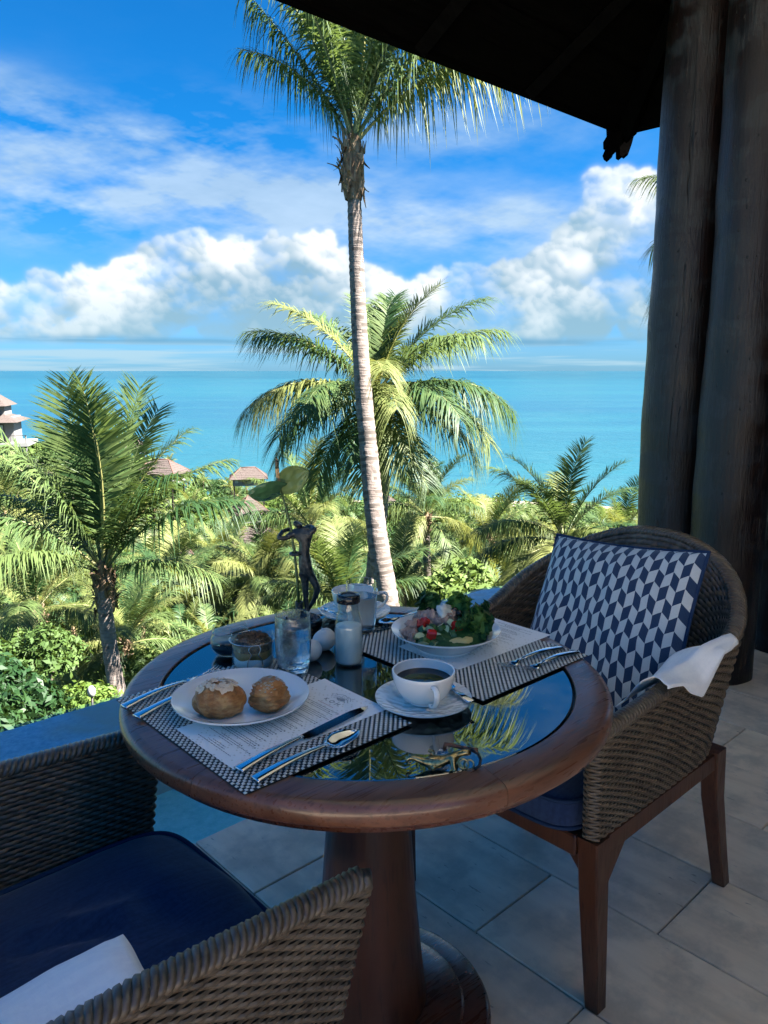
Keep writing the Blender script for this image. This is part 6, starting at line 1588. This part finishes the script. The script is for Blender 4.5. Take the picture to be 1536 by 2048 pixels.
while len(tp_) < 190 and tries < 9000:
    tries += 1
    y = 16 * (320 / 16) ** (gr.random() ** 1.1); x = gr.uniform(-0.58, 0.42) * y
    if any(math.hypot(x - a, y - b_) < 1.4 + 0.045 * y for a, b_ in tp_): continue
    if ground(x, y) < SEA_Z + 1.5: continue
    tp_.append((x, y)); sc = gr.uniform(0.55, 0.95) * (0.72 if y < 40 else 1.0) * (1.0 + 0.5 * smooth01(60, 200, y))
    if x / y < -0.3 and y > 70: sc *= 1.15
    tree(x, y, sc, gr.choice([0, 0, 1, 2, 3, 4, 5, 3]))
# leafy shrubs right below the pool edge
def shrub(label, px, py, Y, R_, h, seed, m_, ls=0.055, n=10):
    c = at(px, py, Y); bl = clump_set(seed, n, R_, h); V, Q = leaf_cloud(seed, bl, 3600, ls, flat=0.9)
    root = thing('leafy_shrub', label, 'shrub', c - Vector((0, 0, h * 0.75)), group='shrubs below the pool edge')
    link('foliage', np_mesh('foliage', V, Q, mats=[m_]), root)
    b = MB(); g = random.Random(seed)
    for e in bl[:6]: b.tube([(g.uniform(-.1, .1), g.uniform(-.1, .1), -1.6), (e[0] * 0.4, e[1] * 0.4, e[2] * 0.4 - 0.4), (e[0], e[1], e[2])], [0.035, 0.025, 0.010], 6)
    b.obj('stems', M_bark, root)
shrub('dark glossy shrub at the left edge below the pool', 40, 1395, 6.2, 0.55, 0.62, 81, M_leaf3, 0.048, 12)
shrub('dense green shrub rising above the others at far left', 55, 1325, 8.6, 0.62, 0.72, 82, M_leaf, 0.050, 12)
shrub('light green shrub between the two leftmost palm trunks', 158, 1395, 7.8, 0.42, 0.42, 83, M_leaf2, 0.040, 10)
shrub('low bright shrub along the pool edge left of the table', 205, 1425, 6.6, 0.34, 0.32, 84, M_leaf, 0.040, 9)
shrub('shaded shrub in the bottom left corner of the garden', 5, 1450, 5.4, 0.45, 0.45, 85, M_leaf3, 0.048, 9)
shrub('small shrub below the pool corner behind the salad', 940, 1190, 9.5, 0.8, 0.9, 87, M_leaf, 0.06, 9)
o = at(183, 1383, 7.2); b = MB(); b.lathe([(0.0, -0.06), (0.028, -0.05), (0.040, -0.01), (0.036, 0.03), (0.018, 0.055), (0.0, 0.06)], 16)  # small white rounded body on a stake
w = b.obj('white_globe', M_globewhite); w.location = o; tag(w, 'small white rounded globe-like object among the shrubs by the pool', 'lamp')
b = MB(); b.tube([(0, 0, -1.6), (0, 0, -0.055)], 0.012, 6); b.obj('stake', M_darkwood, w)
# undergrowth: one mass of leaves over the whole slope
g = np.random.default_rng(3); bl = []; n = 0
Vs, Qs, Ms, k0 = [], [], [], 0
for k in range(1500):
    y = 7.5 * (330 / 7.5) ** (g.random() ** 0.9); x = g.uniform(-0.60, 0.46) * y; z = ground(x, y)
    if z < SEA_Z + 0.6: continue
    p = P(x, y, z); 
    if p.y < V_EDGE + 0.9 and p.x < 5: continue
    r = g.uniform(0.35, 0.8) * (0.8 + 0.022 * y); V, Q = leaf_cloud(1000 + k, [(p.x, p.y, p.z + 0.1 * r, r)], min(260, 78 / r ** 2) , 0.20 * r ** 0.8, flat=0.8)
    Vs.append(V); Qs.append(Q + k0); Ms.append(np.full(len(Q), g.choice([0, 0, 1, 2]))); k0 += len(V)
und = stuff(link('undergrowth', np_mesh('undergrowth', np.concatenate(Vs), np.concatenate(Qs), mats=[M_leaf, M_leaf2, M_leaf3], midx=np.concatenate(Ms))))
und['label'] = 'mixed green undergrowth covering the hillside between the palms'; und['category'] = 'undergrowth'

# ------------------------------------------------------------------ thatched villas on the slope
def villa(label, px, py, Y, w, d, yaw, wall_h=1.5, roof_h=2.6, ridge=0.45, teal=False, s=1.0):
    """px, py: middle of the eave line"""
    c = at(px, py, Y); root = thing('thatched_villa', label, 'villa', (c.x, c.y, c.z - wall_h * s), YAW + R(yaw), 'thatched villas on the slope'); root.scale = (s, s, s)
    b = MB(); b.box((-w / 2, -d / 2, -0.5), (w / 2, d / 2, wall_h + 0.05)); b.obj('wall', M_plaster, root, smooth=False)
    for sx in (-1, 1):
        for sy in (-1, 1): b = MB(); b.box((sx * (w / 2 - 0.3) - 0.14, sy * (d / 2 - 0.3) - 0.14, -12), (sx * (w / 2 - 0.3) + 0.14, sy * (d / 2 - 0.3) + 0.14, -0.5)); b.obj('stilt', M_darkwood, root, smooth=False)
    ov = 0.85; W, D_ = w / 2 + ov, d / 2 + ov; rl = (w / 2) * ridge
    rf = MB(); n = 7                                   # roof in overlapping thatch courses
    for k in range(n):
        q0, q1 = k / n, (k + 1) / n + 0.03
        def ringp(q, lift): q = min(q, 1.0); return [(s * (W + (rl - W) * q), t_ * (D_ * (1 - q)), wall_h - 0.25 + roof_h * q ** 0.92 + lift) for s, t_ in ((-1, -1), (1, -1), (1, 1), (-1, 1))]
        A, B = ringp(q0, 0.07), ringp(q1, 0.0); rf.add(A + B + [(x, y, z - 0.14) for x, y, z in A], [(i, (i + 1) % 4, 4 + (i + 1) % 4, 4 + i) for i in range(4)] + [(8 + i, 8 + (i + 1) % 4, (i + 1) % 4, i) for i in range(4)])
    ro = rf.obj('roof', M_thatch, root, smooth=False)
    for s in (-1, 1):
        for t_ in (-1, 1):
            b = MB(); b.tube([(s * W, t_ * D_, wall_h - 0.12), (s * rl, 0, wall_h - 0.20 + roof_h)], 0.09, 6); b.obj('hip_cap', M_ridge, ro)
    b = MB(); b.tube([(-rl, 0, wall_h - 0.18 + roof_h), (rl, 0, wall_h - 0.18 + roof_h)], 0.12, 6); b.obj('ridge_cap', M_ridge, ro)
    nw = max(2, int(w / 1.7))
    for k in range(nw):
        x = -w / 2 + (k + 0.5) * w / nw; wo = MB(); wo.box((x - 0.55, -d / 2 - 0.05, 0.15), (x + 0.55, -d / 2 + 0.01, 1.25)); f = wo.obj('window', M_darkwood, root, smooth=False)
        pn = MB(); pn.box((x - 0.47, -d / 2 - 0.07, 0.22), (x + 0.47, -d / 2 - 0.051, 1.18)); pn.obj('pane', M_teal if teal and k % 2 == 0 else (M_window if k % 2 else M_curtain), f, smooth=False)
    return root
villa('pink-grey thatched villa on the left headland against the sea', 268, 893, 95, 8, 6, 25, s=0.36)
villa('thatched villa with a teal wall panel on the headland', 322, 943, 78, 7.5, 5.5, -12, teal=True, s=0.52)
villa('thatched villa with orange hips at the edge of the sea', 497, 953, 98, 8, 6, 10, s=0.50)
villa('steep pyramid thatched roof below the villa at the sea edge', 498, 1022, 62, 5.2, 5.0, 30, roof_h=3.4, ridge=0.06, s=0.40)
villa('wide thatched roof left of the figurine', 512, 1082, 46, 7.5, 5.5, -8, s=0.38)
villa('thatched roof partly hidden by palms left of centre', 360, 1118, 44, 5.5, 4.5, 20, s=0.30)
villa('nearest thatched pyramid roof behind the syrup jar', 466, 1285, 32, 3.4, 3.2, 22, roof_h=2.6, ridge=0.08, s=0.40)
villa('small thatched hut low on the slope right of the slim palm', 1083, 1142, 60, 3.4, 3.4, 15, roof_h=2.6, ridge=0.05, s=0.32)
villa('thatched roof with terracotta ridge beside the tall palm trunk', 768, 1000, 105, 6, 5, 35, s=0.32)

# two-storey house on stilts at the left edge
hc = at(2, 890, 105); hs = thing('terrace_house', 'two-storey white house with balconies and tiled roof at the left edge', 'house', (hc.x, hc.y, hc.z), YAW + R(14))
b = MB(); b.box((-6, -2, -3.0), (2.2, 3, 3.9)); b.obj('wall', M_plaster, hs, smooth=False)
for z in (-2.6, 0.55):
    b = MB(); b.box((-7, -4.2, z - 0.45), (4.2, 3, z)); b.obj('balcony_slab', M_concrete, hs, smooth=False)
    rl = MB(); rl.box((-7, -4.15, z + 0.95), (4.1, -4.08, z + 1.02)); ra_ = rl.obj('railing', M_darkwood, hs, smooth=False)
    for k in range(19):
        b = MB(); b.box((-6.9 + k * 0.6, -4.13, z), (-6.86 + k * 0.6, -4.09, z + 0.95)); b.obj('baluster', M_darkwood, ra_, smooth=False)
    for k in range(4):
        x = -5.0 + k * 1.75; b = MB(); b.box((x - 0.75, -2.06, z + 0.05), (x + 0.75, -2.003, z + 2.35)); f = b.obj('window', M_darkwood, hs, smooth=False)
        b = MB(); b.box((x - 0.66, -2.09, z + 0.13), (x + 0.66, -2.061, z + 2.27)); b.obj('pane', M_curtain if k % 2 else M_window, f, smooth=False)
for x in (-6.5, -2.5, 1.5, 4.0):
    b = MB(); b.box((x - 0.18, -4.0, -9), (x + 0.18, -3.64, -3.05)); b.obj('stilt', M_plaster, hs, smooth=False)
b = MB(); b.box((3.9, -4.1, -3.05), (4.05, -3.9, 1.5)); b.obj('corner_post', M_plaster, hs, smooth=False)
for k, (W, D_, z, h_, cx) in enumerate(((5.2, 4.6, 3.3, 1.5, -2.0), (4.0, 3.6, 5.4, 2.2, -2.2))):
    b = MB(); b.add([(cx - W, -D_, z), (cx + W, -D_, z), (cx + W, D_, z), (cx - W, D_, z), (cx - W * 0.35, 0, z + h_), (cx + W * 0.35, 0, z + h_)], [(0, 1, 5, 4), (1, 2, 5), (2, 3, 4, 5), (3, 0, 4), (3, 2, 1, 0)]); b.obj('roof', M_thatch, hs, smooth=False)
b = MB(); b.box((-4.6, -1.8, 3.9), (1.2, 2.5, 5.5)); b.obj('upper_wall', M_plaster, hs, smooth=False)

# ------------------------------------------------------------------ tell the individuals of the nearer bands apart by their order from the left
ORD = ['first', 'second', 'third', 'fourth', 'fifth', 'sixth', 'seventh', 'eighth', 'ninth', 'tenth', 'eleventh', 'twelfth', 'thirteenth', 'fourteenth', 'fifteenth', 'sixteenth', 'seventeenth', 'eighteenth', 'nineteenth', 'twentieth']
TENS = ['', '', 'twenty', 'thirty', 'forty', 'fifty', 'sixty', 'seventy', 'eighty', 'ninety']
def ordinal(n):
    if n == 99: return 'hundredth'
    if n > 99: return 'hundred and ' + ordinal(n - 100)
    if n < 20: return ORD[n]
    n += 1; t_, u_ = divmod(n, 10)
    return TENS[t_][:-1] + 'ieth' if u_ == 0 else TENS[t_] + '-' + ORD[u_ - 1]
groups = {}
for o in list(C.objects):
    if o.parent is None and o.get('group') and o.get('category') in ('palm tree', 'tree') and 'far' not in o['group']:
        groups.setdefault(o['group'], []).append(o)
for g_, lst in groups.items():
    lst.sort(key=lambda o: Vector(o.location).dot(right_h) / max(0.1, Vector(o.location).dot(fwd_h)))
    for n_, o in enumerate(lst): o['label'] = o['label'] + ', ' + ordinal(n_) + ' from the left'
